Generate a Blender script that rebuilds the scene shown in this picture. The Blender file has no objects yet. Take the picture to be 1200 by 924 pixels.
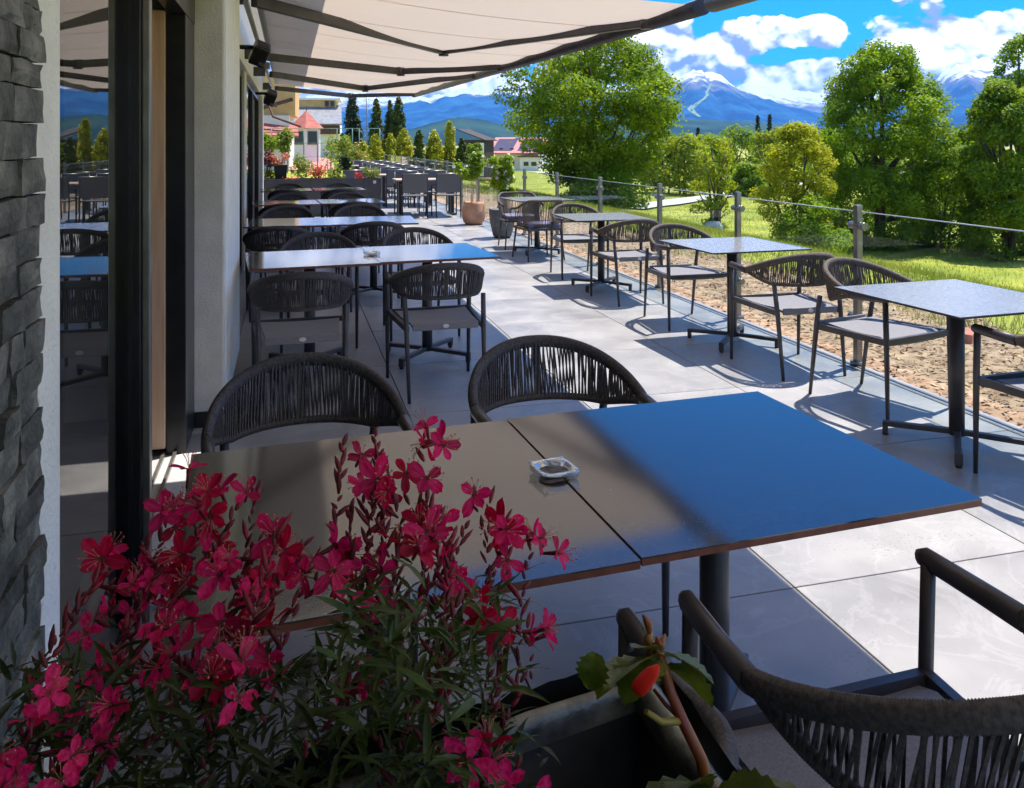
import bpy, bmesh, math, random
import numpy as np
from mathutils import Vector, Matrix, Euler
R = math.radians
S = bpy.context.scene
C = S.collection

# ------------------------------------------------------------------ camera
YAW = R(15.1)
FPX, CXP, HYP, HC = 970.0, 600.0, 168.0, 1.5      # lens geometry measured on the photograph
cam_d = bpy.data.cameras.new('camera'); cam = bpy.data.objects.new('camera', cam_d); C.objects.link(cam)
cam.location = (0, 0, HC); cam.rotation_euler = (R(90), 0, -YAW)
cam_d.sensor_width = 36; cam_d.lens = FPX / 1200 * 36; cam_d.shift_y = -(462 - HYP) / 1200
cam_d.clip_start = 0.02; cam_d.clip_end = 40000
S.camera = cam

# ------------------------------------------------------------------ colour / exposure
S.view_settings.view_transform = 'Standard'; S.view_settings.look = 'None'
S.view_settings.exposure = 2.3; S.view_settings.gamma = 1; S.view_settings.use_curve_mapping = False
S.render.engine = 'CYCLES'
S.cycles.use_denoising = True
S.cycles.max_bounces = 8; S.cycles.transparent_max_bounces = 24; S.cycles.volume_bounces = 0
S.cycles.diffuse_bounces = 4; S.cycles.glossy_bounces = 4; S.cycles.transmission_bounces = 6
S.cycles.caustics_reflective = False; S.cycles.caustics_refractive = False
S.cycles.sample_clamp_indirect = 6

# ------------------------------------------------------------------ sun
SUN = Vector((0.27, 0.12, 0.74)).normalized()
sun_az = math.atan2(SUN.x, SUN.y); sun_el = math.asin(SUN.z)
ld = bpy.data.lights.new('sun', 'SUN'); lo = bpy.data.objects.new('sun', ld); C.objects.link(lo)
ld.energy = 2.0; ld.angle = R(0.5); ld.color = (1.0, 0.95, 0.87)
lo.rotation_euler = SUN.to_track_quat('Z', 'Y').to_euler(); lo.location = (10, 5, 30)

# ------------------------------------------------------------------ world: sky with clouds
SKY_K = 0.15
w = bpy.data.worlds.new('World'); S.world = w; w.use_nodes = True
nt = w.node_tree; nt.nodes.clear()
def N(t, **k):
    n = nt.nodes.new(t)
    for a, b in k.items(): setattr(n, a, b)
    return n
def Lk(a, b): nt.links.new(a, b)
def M(op, a, b=None, c=None, clamp=False):
    n = N('ShaderNodeMath', operation=op); n.use_clamp = clamp
    for i, x in enumerate((a, b, c)):
        if x is None: continue
        if isinstance(x, (int, float)): n.inputs[i].default_value = x
        else: Lk(x, n.inputs[i])
    return n.outputs[0]
out = N('ShaderNodeOutputWorld'); bg = N('ShaderNodeBackground'); bg.inputs[1].default_value = SKY_K
Lk(bg.outputs[0], out.inputs[0])
sky = N('ShaderNodeTexSky', sky_type='NISHITA'); sky.sun_disc = False
sky.sun_elevation = sun_el; sky.sun_rotation = sun_az; sky.altitude = 1100; sky.air_density = 1.0; sky.dust_density = 0.3; sky.ozone_density = 2.0
hs = N('ShaderNodeHueSaturation'); hs.inputs['Saturation'].default_value = 2.7; hs.inputs['Hue'].default_value = 0.507; hs.inputs['Value'].default_value = .34
Lk(sky.outputs[0], hs.inputs['Color'])
tc = N('ShaderNodeTexCoord'); sx = N('ShaderNodeSeparateXYZ'); Lk(tc.outputs['Generated'], sx.inputs[0])
az = M('ARCTAN2', sx.outputs[0], sx.outputs[1]); el = M('ARCSINE', sx.outputs[2])
def cloud_field(off, det):
    """billowing cumulus noise on the sky directions, optionally looked up a little higher"""
    mp = N('ShaderNodeMapping'); mp.inputs['Scale'].default_value = (1, 1, 1.3); mp.inputs['Location'].default_value = off; Lk(tc.outputs['Generated'], mp.inputs[0])
    wv = N('ShaderNodeTexNoise'); wv.inputs['Scale'].default_value = 30; wv.inputs['Detail'].default_value = 3; Lk(mp.outputs[0], wv.inputs[0])
    vm = N('ShaderNodeVectorMath', operation='MULTIPLY_ADD'); vm.inputs[1].default_value = (.03, .03, .03); Lk(wv.outputs['Color'], vm.inputs[0]); Lk(mp.outputs[0], vm.inputs[2])
    na = N('ShaderNodeTexNoise'); na.inputs['Scale'].default_value = 9; na.inputs['Detail'].default_value = det; na.inputs['Roughness'].default_value = .55; Lk(mp.outputs[0], na.inputs[0])
    tot = M('MULTIPLY', M('SUBTRACT', na.outputs[0], .5), 1.5)
    for sc_, wt in ((17, .55), (38, .32), (80, .16)):
        vo = N('ShaderNodeTexVoronoi', feature='F1'); vo.inputs['Scale'].default_value = sc_; Lk(vm.outputs[0], vo.inputs['Vector'])
        tot = M('ADD', tot, M('MULTIPLY', M('SUBTRACT', .42, vo.outputs['Distance']), wt))
    return tot
f1 = cloud_field((0, 0, 0), 8); f2 = cloud_field((0.004, 0.0, 0.016), 5)
def pix_dir(px, py):
    t = (px - CXP) / FPX
    return YAW + math.atan(t), math.atan((HYP - py) / FPX * math.cos(math.atan(t)))
# banks of cumulus low over the mountains and gaps between them, plus unseen ones added (direction, size, weight)
BLOBS = [(880, 36, 62, 22, .34), (945, 42, 36, 12, .26), (1090, 55, 110, 36, .36), (1180, 70, 110, 50, .28), (830, 70, 80, 26, .42), (905, 96, 90, 16, .42), (790, 84, 40, 14, .3),
         (540, 108, 70, 26, .30), (640, 60, 120, 40, .22), (760, 60, 60, 45, .34), (1020, 95, 60, 26, .2), (380, 110, 90, 30, .18), (1420, 60, 200, 60, .2), (100, 90, 160, 40, .15),
         (935, 3, 80, 15, -.62), (935, 64, 50, 11, -.6), (829, 24, 14, 13, -.5), (1180, 0, 90, 12, -.5), (838, 51, 14, 8, -.3), (1000, 46, 14, 26, -.5), (960, -240, 300, 150, -.7), (575, 22, 60, 40, -.5), (1090, -30, 200, 45, .36), (400, 62, 150, 50, .5)]  # last entries lie out of view, added to steer what the tabletops reflect
acc = None
for px, py, sa, se, wt in BLOBS:
    a0, e0 = pix_dir(px, py)
    u = M('DIVIDE', M('SUBTRACT', az, a0), sa / FPX); v = M('DIVIDE', M('SUBTRACT', el, e0), se / FPX)
    q = M('MULTIPLY', M('EXPONENT', M('MULTIPLY', M('ADD', M('MULTIPLY', u, u), M('MULTIPLY', v, v)), -1.0)), wt)
    acc = q if acc is None else M('ADD', acc, q)
dens = M('ADD', f1, acc)
hi = M('MULTIPLY', M('SUBTRACT', el, 0.17), 0.16)                       # fair-weather sky thins out upwards
dens = M('ADD', M('SUBTRACT', dens, M('MAXIMUM', hi, 0.0)), 0.13)  # offset thickens cloud all round the sky as extra fill light
mr = N('ShaderNodeMapRange'); mr.interpolation_type = 'SMOOTHSTEP'
mr.inputs['From Min'].default_value = 0.08; mr.inputs['From Max'].default_value = 0.22
Lk(dens, mr.inputs[0])
shade = N('ShaderNodeMapRange'); shade.inputs['From Min'].default_value = -0.17; shade.inputs['From Max'].default_value = 0.16
Lk(M('SUBTRACT', f1, f2), shade.inputs[0])
cr = N('ShaderNodeMix', data_type='RGBA'); Lk(shade.outputs[0], cr.inputs[0])
cr.inputs[6].default_value = (.80, .87, 1.05, 1); cr.inputs[7].default_value = (5.2, 5.2, 5.2, 1)
cm = N('ShaderNodeMix', data_type='RGBA'); Lk(mr.outputs[0], cm.inputs[0]); Lk(hs.outputs[0], cm.inputs[6]); Lk(cr.outputs[2], cm.inputs[7])
Lk(cm.outputs[2], bg.inputs[0])

# ------------------------------------------------------------------ geometry helpers
def fwd_right(d, l): return (d * math.sin(YAW) + l * math.cos(YAW), d * math.cos(YAW) - l * math.sin(YAW))
def at_depth(px, py, d):                       # a point of the place from its direction and its distance
    x, y = fwd_right(d, (px - CXP) / FPX * d); return Vector((x, y, HC - (py - HYP) / FPX * d))
class MB:
    def __init__(s): s.v = []; s.f = []; s.sm = []
    def add(s, v, f, sm=False):
        o = len(s.v); s.v += [tuple(p) for p in v]; s.f += [tuple(i + o for i in q) for q in f]; s.sm += [sm] * len(f); return s
    def box(s, c, d, rz=0, taper=1.0, rot=None):
        hx, hy, hz = d[0] / 2, d[1] / 2, d[2] / 2; m = rot or Matrix.Rotation(rz, 3, 'Z'); c = Vector(c)
        vs = [c + m @ Vector((x * hx * (taper if z > 0 else 1), y * hy * (taper if z > 0 else 1), z * hz)) for z in (-1, 1) for y in (-1, 1) for x in (-1, 1)]
        return s.add(vs, [(0, 2, 3, 1), (4, 5, 7, 6), (0, 1, 5, 4), (2, 6, 7, 3), (0, 4, 6, 2), (1, 3, 7, 5)])
    def span(s, a, b): return s.box([(p + q) / 2 for p, q in zip(a, b)], [abs(q - p) for p, q in zip(a, b)])
    def bar(s, a, b, wx, wz, up=(0, 0, 1)):      # a rectangular bar from a to b
        a = Vector(a); b = Vector(b); t = (b - a).normalized(); x = t.cross(Vector(up))
        if x.length < 1e-4: x = t.cross(Vector((1, 0, 0)))
        x.normalize(); z = x.cross(t)
        vs = [p + x * wx / 2 * i + z * wz / 2 * j for p in (a, b) for j in (-1, 1) for i in (-1, 1)]
        return s.add(vs, [(0, 2, 3, 1), (4, 5, 7, 6), (0, 1, 5, 4), (2, 6, 7, 3), (0, 4, 6, 2), (1, 3, 7, 5)])
    def tube(s, pts, rad, n=8, cap=True, closed=False, ell=None, up=(0, 0, 1), sm=True):
        pts = [Vector(p) for p in pts]; k = len(pts)
        if not isinstance(rad, (list, tuple)): rad = [rad] * k
        vs = []; pn = None
        for i, p in enumerate(pts):
            if closed: t = pts[(i + 1) % k] - pts[i - 1]
            else: t = pts[min(i + 1, k - 1)] - pts[max(i - 1, 0)]
            t.normalize()
            if ell or pn is None:
                x = t.cross(Vector(up))
                if x.length < 1e-3: x = t.cross(Vector((1, 0, 0)))
            else:
                x = pn - t * pn.dot(t)
            x.normalize(); pn = x; z = x.cross(t)
            e = ell[i] if isinstance(ell, list) else (ell or 1.0)
            for j in range(n):
                a = 2 * math.pi * j / n; vs.append(p + x * math.cos(a) * rad[i] + z * math.sin(a) * rad[i] * e)
        fs = []
        for i in range(k if closed else k - 1):
            for j in range(n):
                a = i * n + j; b = i * n + (j + 1) % n; c = ((i + 1) % k) * n + (j + 1) % n; d = ((i + 1) % k) * n + j
                fs.append((a, b, c, d))
        s.add(vs, fs, sm)
        if cap and not closed:
            o = len(s.v) - len(vs)
            s.f.append(tuple(o + j for j in reversed(range(n)))); s.sm.append(False)
            s.f.append(tuple(o + (k - 1) * n + j for j in range(n))); s.sm.append(False)
        return s
    def lathe(s, prof, c=(0, 0, 0), n=24, sm=True):
        vs = [(c[0] + r * math.cos(2 * math.pi * j / n), c[1] + r * math.sin(2 * math.pi * j / n), c[2] + z) for r, z in prof for j in range(n)]
        fs = [(i * n + j, i * n + (j + 1) % n, (i + 1) * n + (j + 1) % n, (i + 1) * n + j) for i in range(len(prof) - 1) for j in range(n)]
        return s.add(vs, fs, sm)
    def grid(s, P, sm=True):                     # P: rows of points
        r, c = len(P), len(P[0])
        return s.add([p for row in P for p in row], [(i * c + j, i * c + j + 1, (i + 1) * c + j + 1, (i + 1) * c + j) for i in range(r - 1) for j in range(c - 1)], sm)
    def prism(s, poly, z0, z1):
        k = len(poly)
        return s.add([(x, y, z0) for x, y in poly] + [(x, y, z1) for x, y in poly], [tuple(reversed(range(k))), tuple(range(k, 2 * k))] + [(i, (i + 1) % k, k + (i + 1) % k, k + i) for i in range(k)])
    def mesh(s, name):
        me = bpy.data.meshes.new(name); me.from_pydata(s.v, [], s.f)
        me.polygons.foreach_set('use_smooth', s.sm); me.update(); return me
def bevel(me, w=0.004, seg=2, ang=35):
    bm = bmesh.new(); bm.from_mesh(me)
    es = [e for e in bm.edges if len(e.link_faces) == 2 and e.calc_face_angle(0) > R(ang)]
    bmesh.ops.bevel(bm, geom=es, offset=w, segments=seg, affect='EDGES', profile=0.6, clamp_overlap=True)
    bm.to_mesh(me); bm.free(); return me
def part(name, g, mat, parent=None, loc=None, rot=None, kind=None, bev=0, label=None):
    me = g.mesh(name) if isinstance(g, MB) else g
    if bev: bevel(me, bev)
    if mat and not me.materials: me.materials.append(mat)
    o = bpy.data.objects.new(name, me); C.objects.link(o)
    if parent: o.parent = parent
    if loc is not None: o.location = loc
    if rot is not None: o.rotation_euler = rot
    if kind: o['kind'] = kind
    if label: o['label'] = label
    return o
def tag(o, label, cat, group=None):
    o['label'] = label; o['category'] = cat
    if group: o['group'] = group
    return o
def thing(name, label, cat, loc=(0, 0, 0), rz=0, group=None):
    o = bpy.data.objects.new(name, None); C.objects.link(o); o.empty_display_size = 0.1
    o.location = loc; o.rotation_euler = (0, 0, rz); return tag(o, label, cat, group)
def dup(root, loc, rz, label, group=None):
    r = root.copy(); C.objects.link(r); r.location = loc; r.rotation_euler = (0, 0, rz); r['label'] = label
    if group: r['group'] = group
    for ch in root.children:
        c = ch.copy(); C.objects.link(c); c.parent = r
        for g in ch.children:
            d = g.copy(); C.objects.link(d); d.parent = c
    return r
def npmesh(name, V, F, smooth=False):
    V = np.asarray(V, dtype=np.float32); F = np.asarray(F, dtype=np.int32); k = F.shape[1]
    me = bpy.data.meshes.new(name)
    me.vertices.add(len(V)); me.vertices.foreach_set('co', V.ravel())
    me.loops.add(F.size); me.loops.foreach_set('vertex_index', F.ravel())
    me.polygons.add(len(F)); me.polygons.foreach_set('loop_start', np.arange(0, F.size, k, dtype=np.int32)); me.polygons.foreach_set('loop_total', np.full(len(F), k, dtype=np.int32))
    if smooth: me.polygons.foreach_set('use_smooth', np.ones(len(F), dtype=bool))
    me.update(calc_edges=True); return me

# ------------------------------------------------------------------ materials
def mat(name, c1, c2=None, scale=6, rough=0.5, metal=0, bump=0, bscale=60, rnd=0.0, detail=4, spec=0.5, stretch=None, transl=0, tcol=None, lo=0.35, hi=0.65, rrange=None, c3=None, coat=0):
    m = bpy.data.materials.new(name); m.use_nodes = True; t = m.node_tree; b = t.nodes['Principled BSDF']; L = t.links.new
    def nn(ty): return t.nodes.new(ty)
    b.inputs['Roughness'].default_value = rough; b.inputs['Metallic'].default_value = metal; b.inputs['Specular IOR Level'].default_value = spec
    if coat: b.inputs['Coat Weight'].default_value = coat; b.inputs['Coat Roughness'].default_value = 0.1
    tc = nn('ShaderNodeTexCoord'); src = tc.outputs['Object']
    oi = nn('ShaderNodeObjectInfo')
    va = nn('ShaderNodeVectorMath'); va.operation = 'MULTIPLY_ADD'; va.inputs[1].default_value = (1, 1, 1)
    cx = nn('ShaderNodeCombineXYZ'); mu = nn('ShaderNodeMath'); mu.operation = 'MULTIPLY'; mu.inputs[1].default_value = 37.0
    L(oi.outputs['Random'], mu.inputs[0]); L(mu.outputs[0], cx.inputs[0]); L(mu.outputs[0], cx.inputs[1]); L(src, va.inputs[0]); L(cx.outputs[0], va.inputs[2]); src = va.outputs[0]
    if stretch:
        mp = nn('ShaderNodeMapping'); mp.inputs['Scale'].default_value = stretch; L(src, mp.inputs[0]); src = mp.outputs[0]
    col = None
    if c2:
        n = nn('ShaderNodeTexNoise'); n.inputs['Scale'].default_value = scale; n.inputs['Detail'].default_value = detail; L(src, n.inputs[0])
        r = nn('ShaderNodeValToRGB'); r.color_ramp.elements[0].position = lo; r.color_ramp.elements[1].position = hi
        r.color_ramp.elements[0].color = (*c1, 1); r.color_ramp.elements[1].color = (*c2, 1)
        if c3: e = r.color_ramp.elements.new((lo + hi) / 2); e.color = (*c3, 1)
        L(n.outputs[0], r.inputs[0]); col = r.outputs[0]
        if rrange:
            q = nn('ShaderNodeMapRange'); q.inputs['To Min'].default_value = rrange[0]; q.inputs['To Max'].default_value = rrange[1]
            q.inputs['From Min'].default_value = .3; q.inputs['From Max'].default_value = .7; L(n.outputs[0], q.inputs[0]); L(q.outputs[0], b.inputs['Roughness'])
    else:
        rg = nn('ShaderNodeRGB'); rg.outputs[0].default_value = (*c1, 1); col = rg.outputs[0]
    if rnd:
        h = nn('ShaderNodeHueSaturation'); q = nn('ShaderNodeMapRange'); q.inputs['To Min'].default_value = 1 - rnd; q.inputs['To Max'].default_value = 1 + rnd
        L(oi.outputs['Random'], q.inputs[0]); L(q.outputs[0], h.inputs['Value']); L(col, h.inputs['Color']); col = h.outputs[0]
    L(col, b.inputs['Base Color'])
    if bump:
        n = nn('ShaderNodeTexNoise'); n.inputs['Scale'].default_value = bscale; n.inputs['Detail'].default_value = 5; L(src, n.inputs[0])
        bp = nn('ShaderNodeBump'); bp.inputs['Strength'].default_value = bump; bp.inputs['Distance'].default_value = 0.01; L(n.outputs[0], bp.inputs['Height']); L(bp.outputs[0], b.inputs['Normal'])
    if transl:
        tr = nn('ShaderNodeBsdfTranslucent'); mx = nn('ShaderNodeMixShader'); mx.inputs[0].default_value = transl
        if tcol:
            mc = nn('ShaderNodeMix'); mc.data_type = 'RGBA'; mc.blend_type = 'MULTIPLY'; mc.inputs[0].default_value = 1; mc.inputs[7].default_value = (*tcol, 1); L(col, mc.inputs[6]); L(mc.outputs[2], tr.inputs[0])
        else: L(col, tr.inputs[0])
        L(b.outputs[0], mx.inputs[1]); L(tr.outputs[0], mx.inputs[2]); L(mx.outputs[0], t.nodes['Material Output'].inputs[0])
    return m
def glass_mat(name, ior, tint, rough=0.0):
    m = bpy.data.materials.new(name); m.use_nodes = True; t = m.node_tree; t.nodes.clear(); L = t.links.new
    o = t.nodes.new('ShaderNodeOutputMaterial'); mx = t.nodes.new('ShaderNodeMixShader'); tr = t.nodes.new('ShaderNodeBsdfTransparent'); g = t.nodes.new('ShaderNodeBsdfGlossy'); f = t.nodes.new('ShaderNodeFresnel')
    f.inputs[0].default_value = ior; tr.inputs[0].default_value = (*tint, 1); g.inputs['Roughness'].default_value = rough
    ge = t.nodes.new('ShaderNodeNewGeometry'); ml = t.nodes.new('ShaderNodeMix'); ml.data_type = 'FLOAT'
    L(f.outputs[0], ml.inputs[2]); ml.inputs[3].default_value = 0.02; L(ge.outputs['Backfacing'], ml.inputs[0])
    L(ml.outputs[0], mx.inputs[0]); L(tr.outputs[0], mx.inputs[1]); L(g.outputs[0], mx.inputs[2]); L(mx.outputs[0], o.inputs[0]); return m
m_alu = mat('charcoal_aluminium', (.042, .038, .044), (.064, .06, .068), 9, .42, .0, .05, 300)
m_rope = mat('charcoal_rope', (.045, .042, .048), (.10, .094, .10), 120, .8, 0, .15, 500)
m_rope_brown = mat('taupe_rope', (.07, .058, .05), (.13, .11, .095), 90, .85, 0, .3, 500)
m_sling = mat('dark_sling_fabric', (.16, .155, .168), (.22, .215, .228), 220, .75, 0, .2, 900)
m_badge = mat('pale_badge', (.62, .62, .60), rough=.35)
m_top = mat('stone_look_laminate', (.052, .045, .041), (.068, .060, .055), 60, .09, 0, 0, 160, detail=8, stretch=(1, 2.2, 1), spec=.5)
m_top.node_tree.nodes['Principled BSDF'].inputs['IOR'].default_value = 1.85
m_top_p = mat('sunlit_grey_laminate', (.20, .195, .20), (.27, .265, .27), 60, .2, 0, 0, 160, detail=8, spec=.6); m_edge_p = mat('dark_laminate_edge', (.03, .028, .03), rough=.4)  # lighter than the brown tops, partly to carry the sun on this row
m_edge = mat('red_brown_laminate_edge', (.16, .050, .028), (.22, .075, .04), 30, .5)
m_tile = mat('grey_porcelain_tile', (.225, .217, .216), (.325, .313, .305), 2.3, .42, 0, .03, 60, rnd=.05, detail=9, rrange=(.34, .5), c3=(.275, .266, .262))
m_joint = mat('tile_joint', (.16, .12, .12), rough=.9)
m_gal = mat('galvanised_zinc', (.055, .06, .06), (.24, .255, .245), 34, .45, .6, .22, 70, rrange=(.28, .5))
m_zinc_in = mat('weathered_zinc_inside', (.035, .04, .045), (.10, .10, .105), 14, .5, .6, .1, 40)
m_steel = mat('brushed_steel', (.22, .21, .19), (.30, .29, .26), 12, .36, .8, .03, 80)
m_white = mat('white_render', (.76, .76, .74), (.84, .84, .82), 9, .9, 0, .35, 110)
m_beige = mat('beige_grey_render', (.60, .585, .545), (.68, .665, .62), 9, .9, 0, .35, 110)
m_slate = mat('slate_stone', (.050, .056, .052), (.165, .165, .15), 16, .62, 0, .9, 45, rnd=.35, c3=(.085, .088, .08), spec=.4)
m_black = mat('black_frame', (.012, .012, .014), (.02, .02, .023), 14, .3)
m_wood = mat('larch_wood', (.60, .38, .24), (.70, .48, .32), 6, .5, 0, .1, 80, stretch=(9, 9, .6))
m_fabric = mat('cream_awning_fabric', (.74, .665, .60), (.78, .70, .635), 200, .9, 0, .05, 500, transl=.27, tcol=(1, .93, .85))
m_pvc = mat('grey_tube', (.42, .41, .40), rough=.4)
m_glass = glass_mat('clear_glass', 1.5, (.93, .97, .955))
m_mirror = glass_mat('window_glass', 2.3, (.55, .58, .57))
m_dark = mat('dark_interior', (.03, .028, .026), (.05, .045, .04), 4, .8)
m_soil = mat('potting_soil', (.018, .013, .01), (.05, .035, .025), 40, .95, 0, .8, 90)
def weather(m, vein=.0, speck=.0, vscale=2.2, sscale=90, vcol=(.72, .71, .70)):
    """fine light veins and dark specks laid over a material's colour"""
    t = m.node_tree; b = t.nodes['Principled BSDF']; L = t.links.new; src = b.inputs['Base Color'].links[0].from_socket; vec = [n for n in t.nodes if n.type == 'VECT_MATH'][0].outputs[0]
    def nn(ty, **k):
        x = t.nodes.new(ty)
        for a, v in k.items(): setattr(x, a, v)
        return x
    if vein:
        n = nn('ShaderNodeTexNoise'); n.inputs['Scale'].default_value = vscale; n.inputs['Detail'].default_value = 8; n.inputs['Distortion'].default_value = 1.6; n.inputs['Roughness'].default_value = .6; L(vec, n.inputs[0])
        a = nn('ShaderNodeMath', operation='SUBTRACT'); a.inputs[1].default_value = .5; L(n.outputs[0], a.inputs[0]); c = nn('ShaderNodeMath', operation='ABSOLUTE'); L(a.outputs[0], c.inputs[0])
        r = nn('ShaderNodeMapRange'); r.inputs['From Min'].default_value = 0; r.inputs['From Max'].default_value = .03; r.inputs['To Min'].default_value = vein; r.inputs['To Max'].default_value = 0; L(c.outputs[0], r.inputs[0])
        x = nn('ShaderNodeMix', data_type='RGBA'); L(r.outputs[0], x.inputs[0]); L(src, x.inputs[6]); x.inputs[7].default_value = (*vcol, 1); src = x.outputs[2]
    if speck:
        n = nn('ShaderNodeTexNoise'); n.inputs['Scale'].default_value = sscale; n.inputs['Detail'].default_value = 3; L(vec, n.inputs[0])
        n3 = nn('ShaderNodeTexNoise'); n3.inputs['Scale'].default_value = 3.5; n3.inputs['Detail'].default_value = 4; L(vec, n3.inputs[0])
        s = nn('ShaderNodeMath', operation='MULTIPLY_ADD'); s.inputs[1].default_value = .45; L(n3.outputs[0], s.inputs[0]); L(n.outputs[0], s.inputs[2])
        r = nn('ShaderNodeMapRange'); r.inputs['From Min'].default_value = .88; r.inputs['From Max'].default_value = .98; r.inputs['To Max'].default_value = speck; L(s.outputs[0], r.inputs[0])
        x = nn('ShaderNodeMix', data_type='RGBA'); L(r.outputs[0], x.inputs[0]); L(src, x.inputs[6]); x.inputs[7].default_value = (.14, .12, .11, 1); src = x.outputs[2]
    L(src, b.inputs['Base Color'])
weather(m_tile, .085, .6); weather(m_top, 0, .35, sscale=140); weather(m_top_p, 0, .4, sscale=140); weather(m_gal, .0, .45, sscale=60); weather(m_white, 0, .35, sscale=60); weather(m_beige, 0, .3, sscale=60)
# ------------------------------------------------------------------ THE GROUND AND THE FAR LAND
def sstep(t): t = np.clip(t, 0, 1); return t * t * (3 - 2 * t)
def H(x, y):
    x = np.asarray(x, float); y = np.asarray(y, float)
    z = -0.04 - 2.3 * sstep((x - 5.6) / 13.0) - 2.2 * sstep((y - 70) / 200) * sstep((x - 12) / 20)
    z = z + 0.10 * np.sin(x * .55 + .4 * y) * np.cos(y * .37) * sstep((x - 6) / 5) * np.exp(-np.hypot(x, y) / 60)
    return np.where((x < 3.755) & (y < 34.2), -0.16, z)
def hz(x, y): return float(H(x, y))
def axis(lo, fine0, fine1, step, hi, k=1.35):
    a = list(np.arange(fine0, fine1 + 1e-6, step)); s = step; v = fine1
    while v < hi: s *= k; v += s; a.append(v)
    s = step; v = fine0
    while v > lo: s *= k; v -= s; a.insert(0, v)
    return a
xs = sorted(axis(-13000, -6, 46, .8, 13000) + [3.74, 3.77, 4.0]); ys = axis(-13000, -6, 60, .9, 13000)
gx, gy = np.meshgrid(xs, ys, indexing='ij'); V = np.stack([gx, gy, H(gx, gy)], -1).reshape(-1, 3); ny = len(ys)
ii, jj = np.meshgrid(range(len(xs) - 1), range(ny - 1), indexing='ij'); q = (ii * ny + jj).ravel()
m_lawn = mat('meadow_grass', (.18, .22, .010), (.38, .36, .04), .7, .9, 0, .6, 18, detail=8, c3=(.27, .285, .018))
part('lawn', npmesh('lawn', V, np.stack([q, q + ny, q + ny + 1, q + 1], -1), True), m_lawn, kind='structure')

# terrace: slab with one porcelain tile after another, joints between them
slab = part('terrace', MB().span((-3.2, -2.6, -.17), (3.74, 34, -.012)), m_joint, kind='structure')
TX, TY, G = 1.01, 1.05, .006
tile_me = bevel(MB().box((0, 0, -.006), (TX - G, TY - G, .012)).mesh('tile'), .0015, 1); tile_me.materials.append(m_tile)
for i in range(-2, 5):
    for j in range(-4, 16):
        if i == -2 and not (1 <= j < 5): continue
        o = part('tile', tile_me, None, slab, (-.37 + TX * i + TX / 2 if i < 4 else 0, 2.45 + TY * j + TY / 2, 0))
        if i == 4: o.scale.x = .06; o.location.x = 3.705
part('tile_field', MB().span((-3.1, 2.45 + TY * 16 + .003, -.011), (3.735, 33.9, 0)), m_tile, slab)
part('drain_channel', MB().span((3.625, -2.5, .001), (3.645, 33.8, .004)).span((3.675, -2.5, .001), (3.695, 33.8, .004)), m_steel, slab)

# bark mulch bed between terrace and meadow
rng = np.random.default_rng(3); random.seed(4)
m_bed = mat('bark_mulch_bed', (.20, .125, .07), (.40, .28, .175), 7, .95, 0, .8, 35, detail=8, c3=(.30, .20, .12))
nxm, nym = 8, 60
P = [[(3.76 + 2.0 * i / nxm + (.18 * math.sin(j * .9) + .12 * math.sin(j * 2.3) if i == nxm else 0), -2.5 + 36 * j / nym, hz(3.9 + 1.9 * i / nxm, -2.5 + 36 * j / nym) + .022) for j in range(nym + 1)] for i in range(nxm + 1)]
part('mulch_bed', MB().grid([list(r) for r in zip(*P)]), m_bed, kind='structure')
def scatter_quads(n, X, Y, size, asp, lift, tilt, rng):
    c = np.stack([X, Y, H(X, Y) + lift], -1); a = rng.uniform(0, 6.28, n); L = size * rng.uniform(.5, 1.4, n); Wd = L * asp * rng.uniform(.6, 1.4, n)
    t = np.stack([np.cos(a), np.sin(a), rng.normal(0, tilt, n)], -1); s = np.stack([-np.sin(a), np.cos(a), rng.normal(0, tilt, n)], -1)
    t *= (L / 2)[:, None]; s *= (Wd / 2)[:, None]; V = np.stack([c - t - s, c + t - s * .7, c + t + s, c - t * .8 + s], 1).reshape(-1, 3)
    return V, np.arange(n * 4).reshape(-1, 4)
n = 15000; Y = 1.8 + 16 * rng.random(n) ** 1.7; X = rng.uniform(3.78, 5.75, n)
Vq, Fq = scatter_quads(n, X, Y, .040, .33, .03, .3, rng)
m_chip = mat('bark_chips', (.14, .07, .035), (.50, .34, .19), 3.1, .95, 0, 0, detail=2, c3=(.32, .205, .115), lo=.3, hi=.7)
o = part('bark_chips', npmesh('bark_chips', Vq, Fq), m_chip, kind='stuff')
# meadow grass blades nearest the terrace
def blades(n, X, Y, h, wd, rng, lean=.45):
    a = rng.uniform(0, 6.28, n); hh = h * rng.uniform(.4, 1.3, n); z = H(X, Y) - .01; d = np.stack([np.cos(a), np.sin(a)], -1); lx = rng.normal(0, lean, (n, 2)) * hh[:, None]
    b = np.stack([X, Y, z], -1); s = np.concatenate([d * wd, np.zeros((n, 1))], 1); top = b + np.concatenate([lx, hh[:, None]], 1)
    return np.stack([b - s, b + s, top], 1).reshape(-1, 3), np.arange(n * 3).reshape(-1, 3)
n = 60000; r = rng.random(n) ** 1.5; Y = rng.uniform(1, 30, n); X = 5.5 + r * 13 + .3 * np.sin(Y * 1.7) + .15 * np.sin(Y * 4.1)
Vb, Fb = blades(n, X, Y, .13, .006, rng)
m_blade = mat('grass_blades', (.18, .23, .015), (.42, .38, .07), 1.3, .7, 0, 0, detail=5, transl=.35, c3=(.28, .31, .03))
n = 60000; Xf = 9 + 30 * rng.random(n) ** 1.3; Yf = 4 + 52 * rng.random(n); Vf, Ff = blades(n, Xf, Yf, .12, .012, rng)
part('grass', npmesh('grass', np.concatenate([Vb, Vf]), np.concatenate([Fb, Ff + len(Vb)])), m_blade, kind='stuff')

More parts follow.
